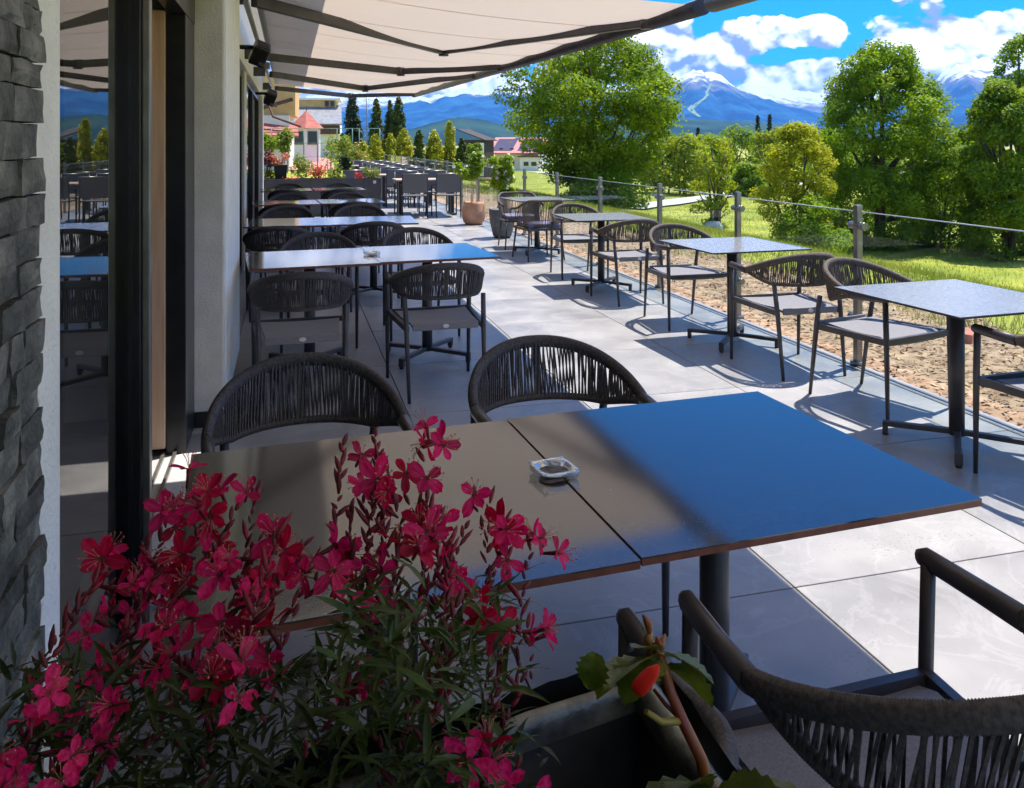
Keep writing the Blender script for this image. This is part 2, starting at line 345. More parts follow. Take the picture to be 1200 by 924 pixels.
# gravel lane across the meadow
m_lane = mat('pale_gravel', (.42, .40, .37), (.55, .53, .5), 3, .95)
def lane(name, pts, wd):
    P = []
    for k in range(len(pts) - 1):
        for s in range(8):
            P.append((pts[k][0] + (pts[k + 1][0] - pts[k][0]) * s / 8, pts[k][1] + (pts[k + 1][1] - pts[k][1]) * s / 8))
    rows = []
    for k in range(len(P) - 1):
        dx, dy = P[k + 1][0] - P[k][0], P[k + 1][1] - P[k][1]; l = math.hypot(dx, dy)
        rows.append([(P[k][0] - dy / l * wd * u, P[k][1] + dx / l * wd * u, hz(P[k][0] - dy / l * wd * u, P[k][1] + dx / l * wd * u) + .1) for u in (-.5, -.17, .17, .5)])
    return part(name, MB().grid(rows), m_lane, kind='structure')
lane('gravel_lane', [(19, 44.5), (24, 48.5), (36, 59), (52, 73), (90, 100)], 2.2)
lane('driveway', [(34, 103), (42, 108), (52, 118), (70, 126)], 9)

# ---- mountains
def ridge(name, prof, D, depth, m, seed, rough=.10, base=-30, N=460, Mr=60, skirt=.55):
    rg = np.random.default_rng(seed); pxs = np.array([p[0] for p in prof], float); pys = np.array([p[1] for p in prof], float)
    px = np.linspace(pxs[0], pxs[-1], N); t = (px - CXP) / FPX; top = HC - (np.interp(px, pxs, pys) - HYP) / FPX * D
    s = np.linspace(-1, .6, Mr); f = np.where(s < 0, (1 + s) ** .85 if False else np.clip(1 + s, 0, 1) ** 1.05, 1 - s * .9)
    ph = rg.uniform(0, 6.28, 12); V = np.zeros((Mr, N, 3)); u = np.linspace(0, (pxs[-1] - pxs[0]) / 60, N)
    for i in range(Mr):
        d = D + s[i] * depth; e = np.zeros(N)
        for k in range(9):
            fr = 1.0 * 1.75 ** k; e += (np.abs(np.sin(u * fr + ph[k] + .6 * s[i] * fr * (1 + .3 * math.sin(ph[k] * 5)) + .8 * np.sin(u * .37 * fr + ph[k - 3] + s[i] * 3))) - .6) / 1.42 ** k
        w_ = (1 - abs(s[i])) if abs(s[i]) > .02 else .55
        hgt = base + (top - base) * f[i] * (1 + rough * e * (1 - f[i] * .75)) + (top - base) * .012 * e * rough * 10 * (abs(s[i]) < .02)
        dd = d * (1 + 0 * t); X, Yy = dd * math.sin(YAW) + dd * t * math.cos(YAW), dd * math.cos(YAW) - dd * t * math.sin(YAW)
        V[i] = np.stack([X, Yy, hgt], -1)
    a, b = np.meshgrid(range(Mr - 1), range(N - 1), indexing='ij'); q = (a * N + b).ravel()
    return part(name, npmesh(name, V.reshape(-1, 3), np.stack([q, q + 1, q + N + 1, q + N], -1), True), m, kind='structure')
def mountain_mat(name, forest1, forest2, snow0, snow1, rock=(.16, .15, .15), piste=None):
    m = bpy.data.materials.new(name); m.use_nodes = True; t = m.node_tree; b = t.nodes['Principled BSDF']; L = t.links.new; b.inputs['Roughness'].default_value = .95; b.inputs['Specular IOR Level'].default_value = .1
    def nn(ty, **k):
        x = t.nodes.new(ty)
        for a_, v_ in k.items(): setattr(x, a_, v_)
        return x
    g = nn('ShaderNodeNewGeometry'); sp = nn('ShaderNodeSeparateXYZ'); L(g.outputs['Position'], sp.inputs[0])
    n = nn('ShaderNodeTexNoise'); n.inputs['Scale'].default_value = .004; n.inputs['Detail'].default_value = 9; L(g.outputs['Position'], n.inputs[0])
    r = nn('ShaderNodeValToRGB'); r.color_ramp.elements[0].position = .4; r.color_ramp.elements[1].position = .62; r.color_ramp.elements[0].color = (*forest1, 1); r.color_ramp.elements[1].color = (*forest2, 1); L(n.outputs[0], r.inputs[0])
    n2 = nn('ShaderNodeTexNoise'); n2.inputs['Scale'].default_value = .006; n2.inputs['Detail'].default_value = 8; n2.inputs['Roughness'].default_value = .65; L(g.outputs['Position'], n2.inputs[0])
    h = nn('ShaderNodeMath', operation='MULTIPLY_ADD'); h.inputs[1].default_value = 620; L(n2.outputs[0], h.inputs[0]); L(sp.outputs[2], h.inputs[2])
    def band(lo_, hi_):
        q = nn('ShaderNodeMapRange'); q.inputs['From Min'].default_value = lo_ + 310; q.inputs['From Max'].default_value = hi_ + 310; L(h.outputs[0], q.inputs[0]); return q.outputs[0]
    def mix(fac, a_, c_):
        x = nn('ShaderNodeMix', data_type='RGBA'); L(fac, x.inputs[0]); L(a_, x.inputs[6])
        if isinstance(c_, tuple): x.inputs[7].default_value = (*c_, 1)
        else: L(c_, x.inputs[7])
        return x.outputs[2]
    col = mix(band(snow0 - 120, snow0 - 20), r.outputs[0], rock); col = mix(band(snow0, snow1), col, (.82, .84, .88))
    L(col, b.inputs['Base Color']); return m
m_mtn = mountain_mat('alpine_forest_haze_blue', (.003, .03, .09), (.02, .10, .19), 520, 590)  # forest tone with the blue of distant air mixed into it
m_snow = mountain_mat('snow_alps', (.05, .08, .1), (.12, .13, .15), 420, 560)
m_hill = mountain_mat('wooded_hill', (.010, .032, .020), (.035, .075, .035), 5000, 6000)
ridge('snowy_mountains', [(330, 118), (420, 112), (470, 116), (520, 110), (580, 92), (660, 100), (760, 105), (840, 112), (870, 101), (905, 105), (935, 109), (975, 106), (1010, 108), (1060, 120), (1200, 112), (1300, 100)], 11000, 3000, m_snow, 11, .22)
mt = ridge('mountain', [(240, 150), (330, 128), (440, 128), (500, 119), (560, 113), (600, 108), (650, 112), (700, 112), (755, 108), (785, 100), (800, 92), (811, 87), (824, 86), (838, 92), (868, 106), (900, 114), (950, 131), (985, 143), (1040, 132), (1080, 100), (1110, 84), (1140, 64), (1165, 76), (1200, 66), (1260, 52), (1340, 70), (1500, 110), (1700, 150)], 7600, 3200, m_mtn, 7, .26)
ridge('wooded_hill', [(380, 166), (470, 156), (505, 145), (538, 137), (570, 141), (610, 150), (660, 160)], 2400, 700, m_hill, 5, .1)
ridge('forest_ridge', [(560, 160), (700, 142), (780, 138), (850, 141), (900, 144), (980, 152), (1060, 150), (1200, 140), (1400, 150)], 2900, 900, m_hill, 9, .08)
# ski run: a strip of cut meadow lying on the mountain's flank
dg = bpy.context.evaluated_depsgraph_get()
def on_mountain(px, py):
    d0 = at_depth(px, py, 1.0) - Vector((0, 0, HC)); hit, loc, nrm, idx = mt.ray_cast(Vector((0, 0, HC)), d0.normalized())
    return loc - d0.normalized() * 15 if hit else at_depth(px, py, 6000)
rows = [[on_mountain(x - w_, y), on_mountain(x, y), on_mountain(x + w_, y)] for x, y, w_ in ((832, 99, 1), (831, 104, 1.6), (828, 108, 1.6), (829, 112, 2), (825, 116, 2), (819, 120, 2.4), (813, 124, 4), (809, 128, 4), (813, 132, 3), (820, 137, 2))]
m_run = mat('ski_run_meadow', (.16, .24, .07), (.24, .32, .1), .01, .95)
part('ski_run', MB().grid(rows), m_run, kind='structure')
# the air between here and the mountains
hzv = MB().span((-12800, -12800, -60), (12800, 13900, 1150)); ho = part('haze', hzv, None, kind='stuff'); hm = bpy.data.materials.new('haze'); hm.use_nodes = True; ht = hm.node_tree; ht.nodes.clear()
pv = ht.nodes.new('ShaderNodeVolumePrincipled'); pv.inputs['Color'].default_value = (.10, .38, 1.0, 1); pv.inputs['Density'].default_value = 9.5e-5; pv.inputs['Anisotropy'].default_value = .1
oo = ht.nodes.new('ShaderNodeOutputMaterial'); ht.links.new(pv.outputs[0], oo.inputs['Volume']); ho.data.materials.append(hm)
# ------------------------------------------------------------------ THE RESTAURANT
# near wall: white render with a split-face slate cladding in front of it
sw = thing('stone_clad_wall', 'dark split-face slate cladding on a white rendered wall beside the glass door', 'wall', (-.36, 0, 0))
part('render_wall', MB().span((-.62, -2.4, -.012), (0, 1.5, 3.26)), m_white, sw, bev=.006)
def stone_mesh(L, h, dep, rg):
    nx, nz = max(3, int(L / .028)), 3; P = []
    for k in range(nz + 1):
        row = []
        for i in range(nx + 1):
            e = i in (0, nx) or k in (0, nz)
            row.append((dep + rg.uniform(-.002, .002) - (.003 if e else 0), L * i / nx + (rg.uniform(-.0022, .0022) if 0 < k < nz or i in (0, nx) else 0), h * k / nz + (rg.uniform(-.0016, .0016) if k in (0, nz) else rg.uniform(-.004, .004))))
        P.append(row)
    g = MB().grid(P, False); B = [[(-.004, p[1], p[2]) for p in r] for r in P]
    o = len(g.v); g.v += [p for r in B for p in r]; c = nx + 1
    def idx(k, i): return k * c + i
    edge = [(0, i) for i in range(nx + 1)] + [(k, nx) for k in range(1, nz + 1)] + [(nz, i) for i in range(nx - 1, -1, -1)] + [(k, 0) for k in range(nz - 1, 0, -1)]
    for a, b in zip(edge, edge[1:] + edge[:1]): g.f.append((idx(*b), idx(*a), o + idx(*a), o + idx(*b))); g.sm.append(False)
    return g
rg = random.Random(12)
rest = MB(); z = .02; row = 0
while z < 3.2:
    h = rg.choice((.036, .04, .044, .048)); y = 1.305 + rg.uniform(-.007, .008); near = .45 < z < 2.3
    while y > (.55 if near else .55):
        L = rg.uniform(.055, .17); g = stone_mesh(L - .002, h - .0022, rg.uniform(.019, .030), rg)
        if near: part('stone', g, m_slate, sw, (.002, y - L, z))
        else: rest.add([(p[0] + .002, p[1] + y - L, p[2] + z) for p in g.v], g.f)
        y -= L
    z += h; row += 1
z = .02
while z < 3.2:                                   # towards and behind the camera: same stones, joined
    h = .042; y = .545
    while y > -2.2:
        L = rg.uniform(.1, .3); rest.box((.014 + rg.uniform(-.007, .007), y - L / 2, z + h / 2), (.03, L - .002, h - .002)); y -= L
    z += h
part('far_stones', rest, m_slate, sw, kind='stuff')

# sliding door: fixed glass leaf, opened doorway, jamb of larch and black aluminium
dr = thing('sliding_door', 'black framed sliding glass door mirroring the terrace, wide open at its far side', 'door', (-.48, 1.5, 0))
part('glass_pane', MB().span((-.012, .02, .05), (0, 1.28, 2.12)), m_mirror, dr)
part('bottom_rail', MB().span((-.05, .0, .0), (.006, 1.279, .05)), m_black, dr)
part('top_rail', MB().span((-.07, .0, 2.12), (.006, 3.12, 2.26)), m_black, dr)
st = part('stile', MB().span((-.06, 1.285, .002), (.036, 1.36, 2.12)), m_black, dr, bev=.004)
part('stile_gasket', MB().span((-.03, 1.279, .052), (.012, 1.284, 2.11)), m_black, st)
part('edge_trim', MB().span((.038, 1.30, .002), (.060, 1.345, 2.24)), m_steel, dr, bev=.003)
part('jamb', MB().span((-.085, 2.74, .012), (.004, 3.118, 2.118)), m_black, dr, bev=.004)
lj = part('larch_jamb', MB().span((-.155, 2.72, .05), (-.087, 3.118, 2.13)).span((-.2, 2.70, .07), (-.157, 3.118, 2.13)), m_wood, dr, bev=.003)
th = part('threshold', MB().span((-.2, 1.37, .001), (.10, 2.735, .014)), mat('threshold_alloy', (.5, .5, .5), (.6, .6, .6), 30, .45, .3), dr)
for k in range(3): part('track', MB().span((-.15 + .05 * k, 1.37, .015), (-.135 + .05 * k, 2.735, .032)), m_steel, th)
# far facade
fw = thing('rendered_facade', 'pale rendered restaurant front with a square pier and dark windows along the terrace', 'wall', (0, 4.625, 0))
pr = part('pier', MB().span((-1.1, .0, .085), (-.33, 1.355, 3.26)), m_beige, fw, bev=.01)
part('pier_lit_side', MB().span((-.3295, .045, .09), (-.3255, 1.352, 3.25)), m_white, pr)  # white facing stands in for bright light on the pier's terrace side
part('plinth', MB().span((-1.1, .012, -.011), (-.342, 1.343, .084)), m_black, pr)
part('lintel_wall', MB().span((-1.1, -3.12, 2.262), (-.36, -.003, 3.26)), m_white, fw)
part('upper_wall', MB().span((-1.1, 1.358, 2.35), (-.47, 11.2, 3.26)), m_white, fw)
part('end_pier', MB().span((-1.1, 11.2, -.011), (-.46, 11.8, 3.26)), m_beige, fw, bev=.01)
part('mid_pier', MB().span((-1.1, 5.6, -.011), (-.50, 6.1, 2.35)), m_beige, fw, bev=.01)
for a, b in ((1.36, 5.598), (6.102, 11.198)):
    fr = part('window', MB().span((-.60, a, -.011), (-.53, b, .07)).span((-.60, a, 2.27), (-.53, b, 2.349)).span((-.60, a, .07), (-.53, a + .08, 2.27)).span((-.60, b - .08, .07), (-.53, b, 2.27)).span((-.60, (a + b) / 2 - .05, .07), (-.53, (a + b) / 2 + .05, 2.27)), m_black, fw)
    part('pane', MB().span((-.575, a + .08, .07), (-.565, (a + b) / 2 - .05, 2.27)), m_mirror, fr)
    part('pane', MB().span((-.575, (a + b) / 2 + .05, .07), (-.565, b - .08, 2.27)), m_mirror, fr)
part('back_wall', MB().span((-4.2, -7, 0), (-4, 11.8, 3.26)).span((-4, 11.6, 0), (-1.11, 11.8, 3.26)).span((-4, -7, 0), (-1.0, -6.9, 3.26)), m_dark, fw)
part('interior_floor', MB().span((-4, -6.9, -.18), (-.98, 11.6, -.01)), m_tile, fw)
part('eave', MB().span((-4.3, -7.0, 3.262), (.52, 11.9, 3.48)), m_white, fw)

# ------------------------------------------------------------------ AWNINGS
XB, XR = 2.42, -.22
def bar_z(y): return 2.325 + .0115 * (y - 4.5)
def rol_z(y): return 2.66
def awning(label, y0, y1, arms, visible=True):
    a = thing('awning', label, 'awning', (0, 0, 0), 0, 'awnings over the terrace tables')
    part('front_bar', MB().tube([(XB, y0 - .05, bar_z(y0)), (XB, y1 + .05, bar_z(y1))], .062, 14, ell=.85), m_alu, a)
    part('roller', MB().tube([(XR, y0, rol_z(y0)), (XR, y1, rol_z(y1))], .043, 14), m_pvc, a)
    part('torsion_bar', MB().bar((XR - .09, y0, 2.56), (XR - .09, y1, 2.56), .035, .035), m_pvc, a)
    npan = max(1, round((y1 - y0 - .12) / 1.2)); W_ = (y1 - y0 - .12) / npan
    for k in range(npan):
        ya = y0 + .06 + k * W_; yb = ya + W_; rows = []
        for i in range(13):
            t = i / 12; x = XR + .02 + (XB - XR - .05) * t; row = []
            for j in range(7):
                y = ya + (yb - ya) * j / 6
                row.append((x, y, (rol_z(y) - .035) * (1 - t) + (bar_z(y) + .03) * t - .05 * math.sin(math.pi * t) - .02 * math.sin(math.pi * j / 6) * (.4 + .6 * t)))
            rows.append(row)
        part('fabric_panel', MB().grid(rows), m_fabric, a)
        if k: 
            s_ = [[(r[0][0], r[0][1] + dy, r[0][2] - .004) for dy in (-.014, .014)] for r in rows]; part('seam', MB().grid(s_), m_fabric, a)
    for (y_w, z_w, ex, ey, ez, yb) in arms:
        p0, p1, p2 = Vector((XR - .02, y_w, z_w)), Vector((ex, ey, ez)), Vector((XB - .05, yb, bar_z(yb)))
        am = part('folding_arm', MB().bar(p0, p1, .062, .085).bar(p1, p2, .055, .075), m_alu, a, bev=.008)
        part('elbow', MB().tube([p1 + Vector((0, 0, -.055)), p1 + Vector((0, 0, .055))], .05, 14), m_alu, am)
        part('bar_joint', MB().tube([p2 + Vector((0, 0, -.05)), p2 + Vector((0, 0, .04))], .038, 12), m_alu, am)
        part('wall_bracket', MB().span((-.47, y_w - .03, z_w - .03), (XR - .09, y_w + .03, z_w + .10)), m_alu, am, bev=.01)
    return a
awning('cream awning with folding arms shading the brown table rows', 4.60, 16.4,
       [(6.2, 2.52, 1.52, 8.3, 2.44, 5.25), (9.6, 2.46, 1.36, 10.4, 2.40, 9.3), (12.0, 2.46, 1.22, 13.8, 2.40, 10.7), (16.0, 2.52, 1.2, 16.9, 2.45, 16.2)])
awning('second awning, only the end of its dark bar showing against the blue sky', -3.4, 4.36, [(2.0, 2.52, 1.5, -.2, 2.44, 3.0), (-1.0, 2.5, 1.4, -2.8, 2.42, -1.8)])
def spot(y, z, label):
    o = thing('wall_spotlight', label, 'spotlight', (-.33, y, z), 0, 'spotlights under the awning')
    part('lamp_head', MB().box((.06, 0, 0), (.15, .2, .2), rot=Euler((.5, .35, .2)).to_matrix()), m_black, o, bev=.02)
    part('glass_front', MB().box((.105, -.05, -.105), (.11, .15, .006), rot=Euler((.5, .35, .2)).to_matrix()), m_steel, o)
    part('mount', MB().tube([(-.16, .02, .06), (0, .02, .06)], .022, 10), m_black, o)
spot(8.3, 2.36, 'black spotlight under the awning roller near the pier'); spot(13.2, 2.2, 'smaller black spotlight farther along the facade, before the yellow house')

# ------------------------------------------------------------------ GLASS BALUSTRADE
XG = 3.72
bal = thing('glass_balustrade', 'frameless glass balustrade with steel posts along the terrace edge', 'balustrade', (XG, 0, 0))
posts = [-.1, 1.55, 3.15, 4.80, 6.35, 7.90, 9.60, 11.3, 13.0, 14.7, 16.4, 18.1, 19.8, 21.5, 23.2, 24.9, 26.6, 28.3, 30.0, 31.7, 33.4]
pm = bevel(MB().box((0, 0, .54), (.044, .044, 1.08)).mesh('post'), .005); pm.materials.append(m_steel)
gm = MB()
for zc in (.32, .94):
    gm.tube([(0, -.04, zc), (0, .075, zc)], .026, 12).tube([(0, -.075, zc), (0, -.04, zc)], .026, 12)
clm = gm.mesh('glass_clamp'); clm.materials.append(m_steel)
fm = MB().tube([(0, 0, 0), (0, 0, .025)], .05, 14).mesh('base_flange'); fm.materials.append(m_steel)
for k, y in enumerate(posts):
    p_ = part('post', pm, None, bal, (0, y, .002)); part('glass_clamp', clm, None, p_); part('base_flange', fm, None, p_)
    if k:
        a, b = posts[k - 1] + .045, y - .045
        part('glass_panel', MB().span((-.006, a, .09), (.006, b, 1.035)), m_glass, bal)
        part('glass_edge', MB().span((-.0062, a, 1.0355), (.0062, b, 1.0405)), mat('bright_glass_edge', (.55, .62, .58), rough=.2) if k == 1 else bpy.data.materials['bright_glass_edge'], bal)

# ------------------------------------------------------------------ ROPE-BACK CHAIRS
def rope_rails(n=72):
    """plan path of the back from the left fork round the rear to the right fork, with upper and lower heights"""
    U, Lw = [], []
    for i in range(n + 1):
        a = math.pi * i / n                                 # 0 = left fork, pi = right fork
        ca, sa = math.cos(a), math.sin(a); ex = 2 / 2.12
        sx_, sy_ = (abs(ca) ** ex) * (1 if ca > 0 else -1), abs(sa) ** ex
        k = sa ** 1.05
        U.append(Vector((-.283 * sx_, .05 - .335 * sy_, .655 + .125 * k)))
        Lw.append(Vector((-.276 * sx_, .05 - .295 * sy_, .645 - .055 * min(1, k * 1.6))))
    return U, Lw
def wrapped_mesh(P, r, ell, n=8, turns=3):
    Q = []; rr = []
    for a, b in zip(P, P[1:]):
        for j in range(turns * 2): Q.append(a.lerp(b, j / (turns * 2))); rr.append(r * (1.0 if j % 2 else .88))
    Q.append(P[-1]); rr.append(r)
    return MB().tube(Q, rr, n, ell=ell)
def make_chair(label, rope, name='rope_chair'):
    t = thing(name, label, 'chair')
    for s in (-1, 1):
        part('leg', MB().tube([(s * .265, .275, 0), (s * .268, .268, .45), (s * .268, .262, .655)], [.010, .0155, .0155], 8), m_alu, t)
        part('leg', MB().tube([(s * .225, -.29, 0), (s * .232, -.235, .42), (s * .238, -.205, .60)], [.010, .0155, .0145], 8), m_alu, t)
        part('armrest', MB().tube([(s * .268, .285, .655), (s * .270, .272, .660), (s * .278, .15, .655), (s * .281, .055, .652)], [.013, .017, .018, .019], 10, ell=1.25), m_alu, t)
        part('seat_rail', MB().bar((s * .262, .27, .425), (s * .226, -.235, .415), .022, .034), m_alu, t)
    part('seat_rail', MB().bar((-.255, .262, .425), (.255, .262, .425), .022, .03), m_alu, t)
    P = []
    for i in range(9):
        v = i / 8; y = .262 - .50 * v; hw = .235 - .04 * v
        P.append([(hw * (-1 + 2 * j / 6), y, .447 - .014 * math.sin(math.pi * v) - .007 * math.cos(math.pi * (j / 6 - .5)) + (-.03 * (1 - v * 8) if i == 0 else 0) + (-.018 if i == 8 else 0)) for j in range(7)])
    g = MB().grid(P); bt = [[(p[0], p[1], p[2] - .014) for p in r] for r in P]; g.grid([list(reversed(r)) for r in bt])
    edge = [P[0], [r[-1] for r in P], list(reversed(P[-1])), [r[0] for r in reversed(P)]]
    for e in edge:
        for a, b in zip(e, e[1:]): g.add([a, b, (b[0], b[1], b[2] - .014), (a[0], a[1], a[2] - .014)], [(0, 1, 2, 3)])
    seat = part('seat', g, m_sling, t)
    part('seat_band', MB().box((0, -.243, .424), (.395, .012, .042)), m_sling, seat, bev=.004)
    part('badge', MB().tube([(0, -.2495, .426), (0, -.253, .426)], .019, 14, ell=.6, up=(0, 0, 1)), m_badge, seat)
    U, Lw = rope_rails()
    tr = part('top_rail', wrapped_mesh(U, .0165, 1.45), rope, t)
    lr = part('lower_rail', wrapped_mesh(Lw, .0125, 1.1), rope, t)
    g = MB(); rgx = random.Random(5)
    for i in range(5, 68):
        for s in (-1, 1):
            a, b = Lw[i], U[i + (s if rgx.random() < .75 else 0)]
            out_ = Vector((a.x, a.y - .05, 0)).normalized() * (.011 * s)
            g.bar(a + out_ * .8, b + out_, .0052, .0052, up=(a.x, a.y, 0))
    part('rope_strands', g, rope, t, kind='stuff')
    part('back_post', MB().bar((0, -.245, .59), (0, -.286, .77), .02, .012, up=(0, 1, 0)), m_alu, t)
    return t
GL = 'rope-back chairs at the brown tables'; GR = 'rope-back chairs along the balustrade'
rows = {                     # row: (word, table centre of wall side, of open side, rotation, y of near chairs, y of far chairs)
    1: ('front', (.195, 1.775), (1.005, 1.825), R(3.1)), 2: ('second', (.135, 5.66), (.935, 5.74), R(4.5)),
    3: ('third', (.02, 8.28), (.81, 8.25), R(-2.5)), 4: ('fourth', (-.04, 11.0), (.78, 11.05), R(2.5)), 5: ('fifth', (-.04, 14.0), (.80, 14.05), R(2))}
chair0 = make_chair('large dark rope-back armchair seen from behind at the front table, open side', m_rope)
chair0['group'] = GL; chair0.location = (.985, 1.12, 0); chair0.rotation_euler.z = R(2)
dup(chair0, (.30, 1.09, 0), R(-1), 'dark rope-back armchair half hidden behind the zinc planter and the red-stemmed plant')
dup(chair0, (.055, 2.56, 0), R(184), 'rope-back chair facing the camera behind the flowers, beside the pale pier')
dup(chair0, (.855, 2.60, 0), R(178), 'rope-back chair facing the camera behind the table with the glass ashtray')
spots = {2: ((.07, 4.92, 1), (.885, 5.05, 2), (.22, 6.42, 179), (1.0, 6.58, 183)), 3: ((-.09, 7.55, 1), (.76, 7.75, 0), (-.02, 9.35, 181), (.77, 9.35, 178)),
         4: ((-.05, 10.25, 2), (.78, 10.35, 0), (.0, 11.75, 180), (.8, 11.75, 182)), 5: ((-.02, 13.3, -2), (.8, 13.3, 1), (-.02, 14.75, 180), (.82, 14.75, 178))}
for r, sp in spots.items():
    wd = rows[r][0]
    for (x, y, a), what in zip(sp, (f'rope-back chair on the near side of the {wd} brown table row, next to the facade', f'rope-back chair on the near side of the {wd} brown table row, at its open end',
                                    f'rope-back chair on the far side of the {wd} brown table row, next to the facade', f'rope-back chair on the far side of the {wd} brown table row, at its open end')):
        dup(chair0, (x, y, 0), R(a), what)
GA = 'tables on the terrace'
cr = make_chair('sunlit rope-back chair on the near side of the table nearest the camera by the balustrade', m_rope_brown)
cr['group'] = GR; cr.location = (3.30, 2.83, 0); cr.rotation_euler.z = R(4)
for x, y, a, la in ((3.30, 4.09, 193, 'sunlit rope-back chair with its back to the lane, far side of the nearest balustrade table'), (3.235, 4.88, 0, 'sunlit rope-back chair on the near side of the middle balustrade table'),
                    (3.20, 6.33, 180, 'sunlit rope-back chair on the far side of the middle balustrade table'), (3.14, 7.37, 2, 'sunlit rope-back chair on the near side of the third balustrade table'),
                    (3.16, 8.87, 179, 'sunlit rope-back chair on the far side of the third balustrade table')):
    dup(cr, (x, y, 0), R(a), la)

# ------------------------------------------------------------------ TABLES
def make_table(label, size=.806, h=.74, tm=m_top, em=m_edge):
    t = thing('table', label, 'table', (0, 0, 0), 0, GA)
    tp = part('tabletop', MB().box((0, 0, h - .0015), (size, size, .003)), tm, t)
    part('edge_band', MB().box((0, 0, h - (.0095 if em is m_edge else .007)), (size - .001, size - .001, .0130 if em is m_edge else .008)), em, tp)
    part('column', MB().tube([(0, 0, .05), (0, 0, h - .04)], .036, 20), m_alu, t)
    part('top_plate', MB().box((0, 0, h - (.024 if em is m_edge else .019)), (.36, .36, .016)), m_alu, t)
    for a in (45, 135, 225, 315):
        c, s = math.cos(R(a)), math.sin(R(a))
        g = MB().bar((.02 * c, .02 * s, .066), (.335 * c, .335 * s, .058), .036, .026).bar((.325 * c, .325 * s, .071), (.325 * c, .325 * s, .012), .036, .026, up=(c, s, 0))
        f = part('foot_bar', g, m_alu, t, bev=.005)
        part('glide', MB().tube([(.325 * c, .325 * s, 0), (.325 * c, .325 * s, .013)], .015, 10), m_black, f)
    return t
t0 = make_table('stone-brown table behind the pink flowers, wall side of the front pair'); t0.location = (*rows[1][1], 0); t0.rotation_euler.z = rows[1][3]
dup(t0, (*rows[1][2], .001), rows[1][3], 'stone-brown table reflecting blue sky, open side of the front pair, largest in view')
for r in (2, 3, 4, 5):
    wd, a, b, rz = rows[r]
    dup(t0, (*a, 0), rz, f'brown table next to the facade in the {wd} row'); dup(t0, (*b, .002), rz, f'brown table at the open end of the {wd} row')
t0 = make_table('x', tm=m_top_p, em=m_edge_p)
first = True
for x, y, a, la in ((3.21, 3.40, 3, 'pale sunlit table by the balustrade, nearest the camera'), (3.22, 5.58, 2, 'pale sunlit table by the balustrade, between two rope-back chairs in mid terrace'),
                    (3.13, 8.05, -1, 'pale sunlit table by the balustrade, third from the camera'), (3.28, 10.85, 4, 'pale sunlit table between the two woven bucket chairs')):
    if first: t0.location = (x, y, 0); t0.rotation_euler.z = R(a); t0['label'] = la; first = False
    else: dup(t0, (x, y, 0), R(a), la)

# ashtrays
def ashtray(label, loc, rz):
    a = thing('ashtray', label, 'ashtray', loc, rz, 'ashtrays')
    n = 28; gm = mat('ashtray_glass', (.9, .95, .96), rough=.02) if 'ashtray_glass' not in bpy.data.materials else bpy.data.materials['ashtray_glass']
    b = gm.node_tree.nodes['Principled BSDF']; b.inputs['Transmission Weight'].default_value = 1; b.inputs['IOR'].default_value = 1.45
    if not a.name.endswith('.001'):
        tt = gm.node_tree; x1 = tt.nodes.new('ShaderNodeMixShader'); x1.inputs[0].default_value = .55; x2 = tt.nodes.new('ShaderNodeBsdfTransparent'); tt.links.new(b.outputs[0], x1.inputs[1]); tt.links.new(x2.outputs[0], x1.inputs[2]); tt.links.new(x1.outputs[0], tt.nodes['Material Output'].inputs[0])
    def sq(r, k): 
        a_ = 2 * math.pi * k / n; c, s = math.cos(a_), math.sin(a_); e = 2 / 5.5
        return (r * abs(c) ** e * (1 if c > 0 else -1), r * abs(s) ** e * (1 if s > 0 else -1))
    prof = [(.0, .001, 0), (.036, .001, 0), (.043, .004, 0), (.044, .02, 0), (.042, .026, 0), (.039, .027, .3), (.036, .024, 1), (.0335, .010, 1), (.0, .0085, 1)]
    g = MB(); P = []
    for r, z_, rd in prof:
        row = []
        for k in range(n + 1):
            x1, y1 = sq(r, k); a_ = 2 * math.pi * k / n; row.append((x1 * (1 - rd) + r * math.cos(a_) * rd, y1 * (1 - rd) + r * math.sin(a_) * rd, z_))
        P.append(row)
    part('dish', g.grid([list(reversed(r)) for r in P]), gm, a)
    part('ash', MB().lathe([(0, .0125), (.018, .0122), (.0325, .0105)], n=20), mat('ash', (.05, .045, .042), (.2, .19, .18), 60, .95, 0, .6, 300) if 'ash' not in bpy.data.materials else bpy.data.materials['ash'], a)
    g = MB()
    for c, s in ((1, 1), (-1, 1), (-1, -1), (1, -1)): g.tube([(c * .030, s * .030, .0265), (c * .040, s * .040, .0268)], .0035, 8)
    part('cigarette_rest', g, gm, a)
    a.scale = (1.08, 1.08, .78)
    return a
ashtray('square clear glass ashtray on the joint of the front brown tables', (.585, 1.80, .7425), R(8))
ashtray('small square glass ashtray on the second row of brown tables', (.545, 5.68, .7425), R(20))
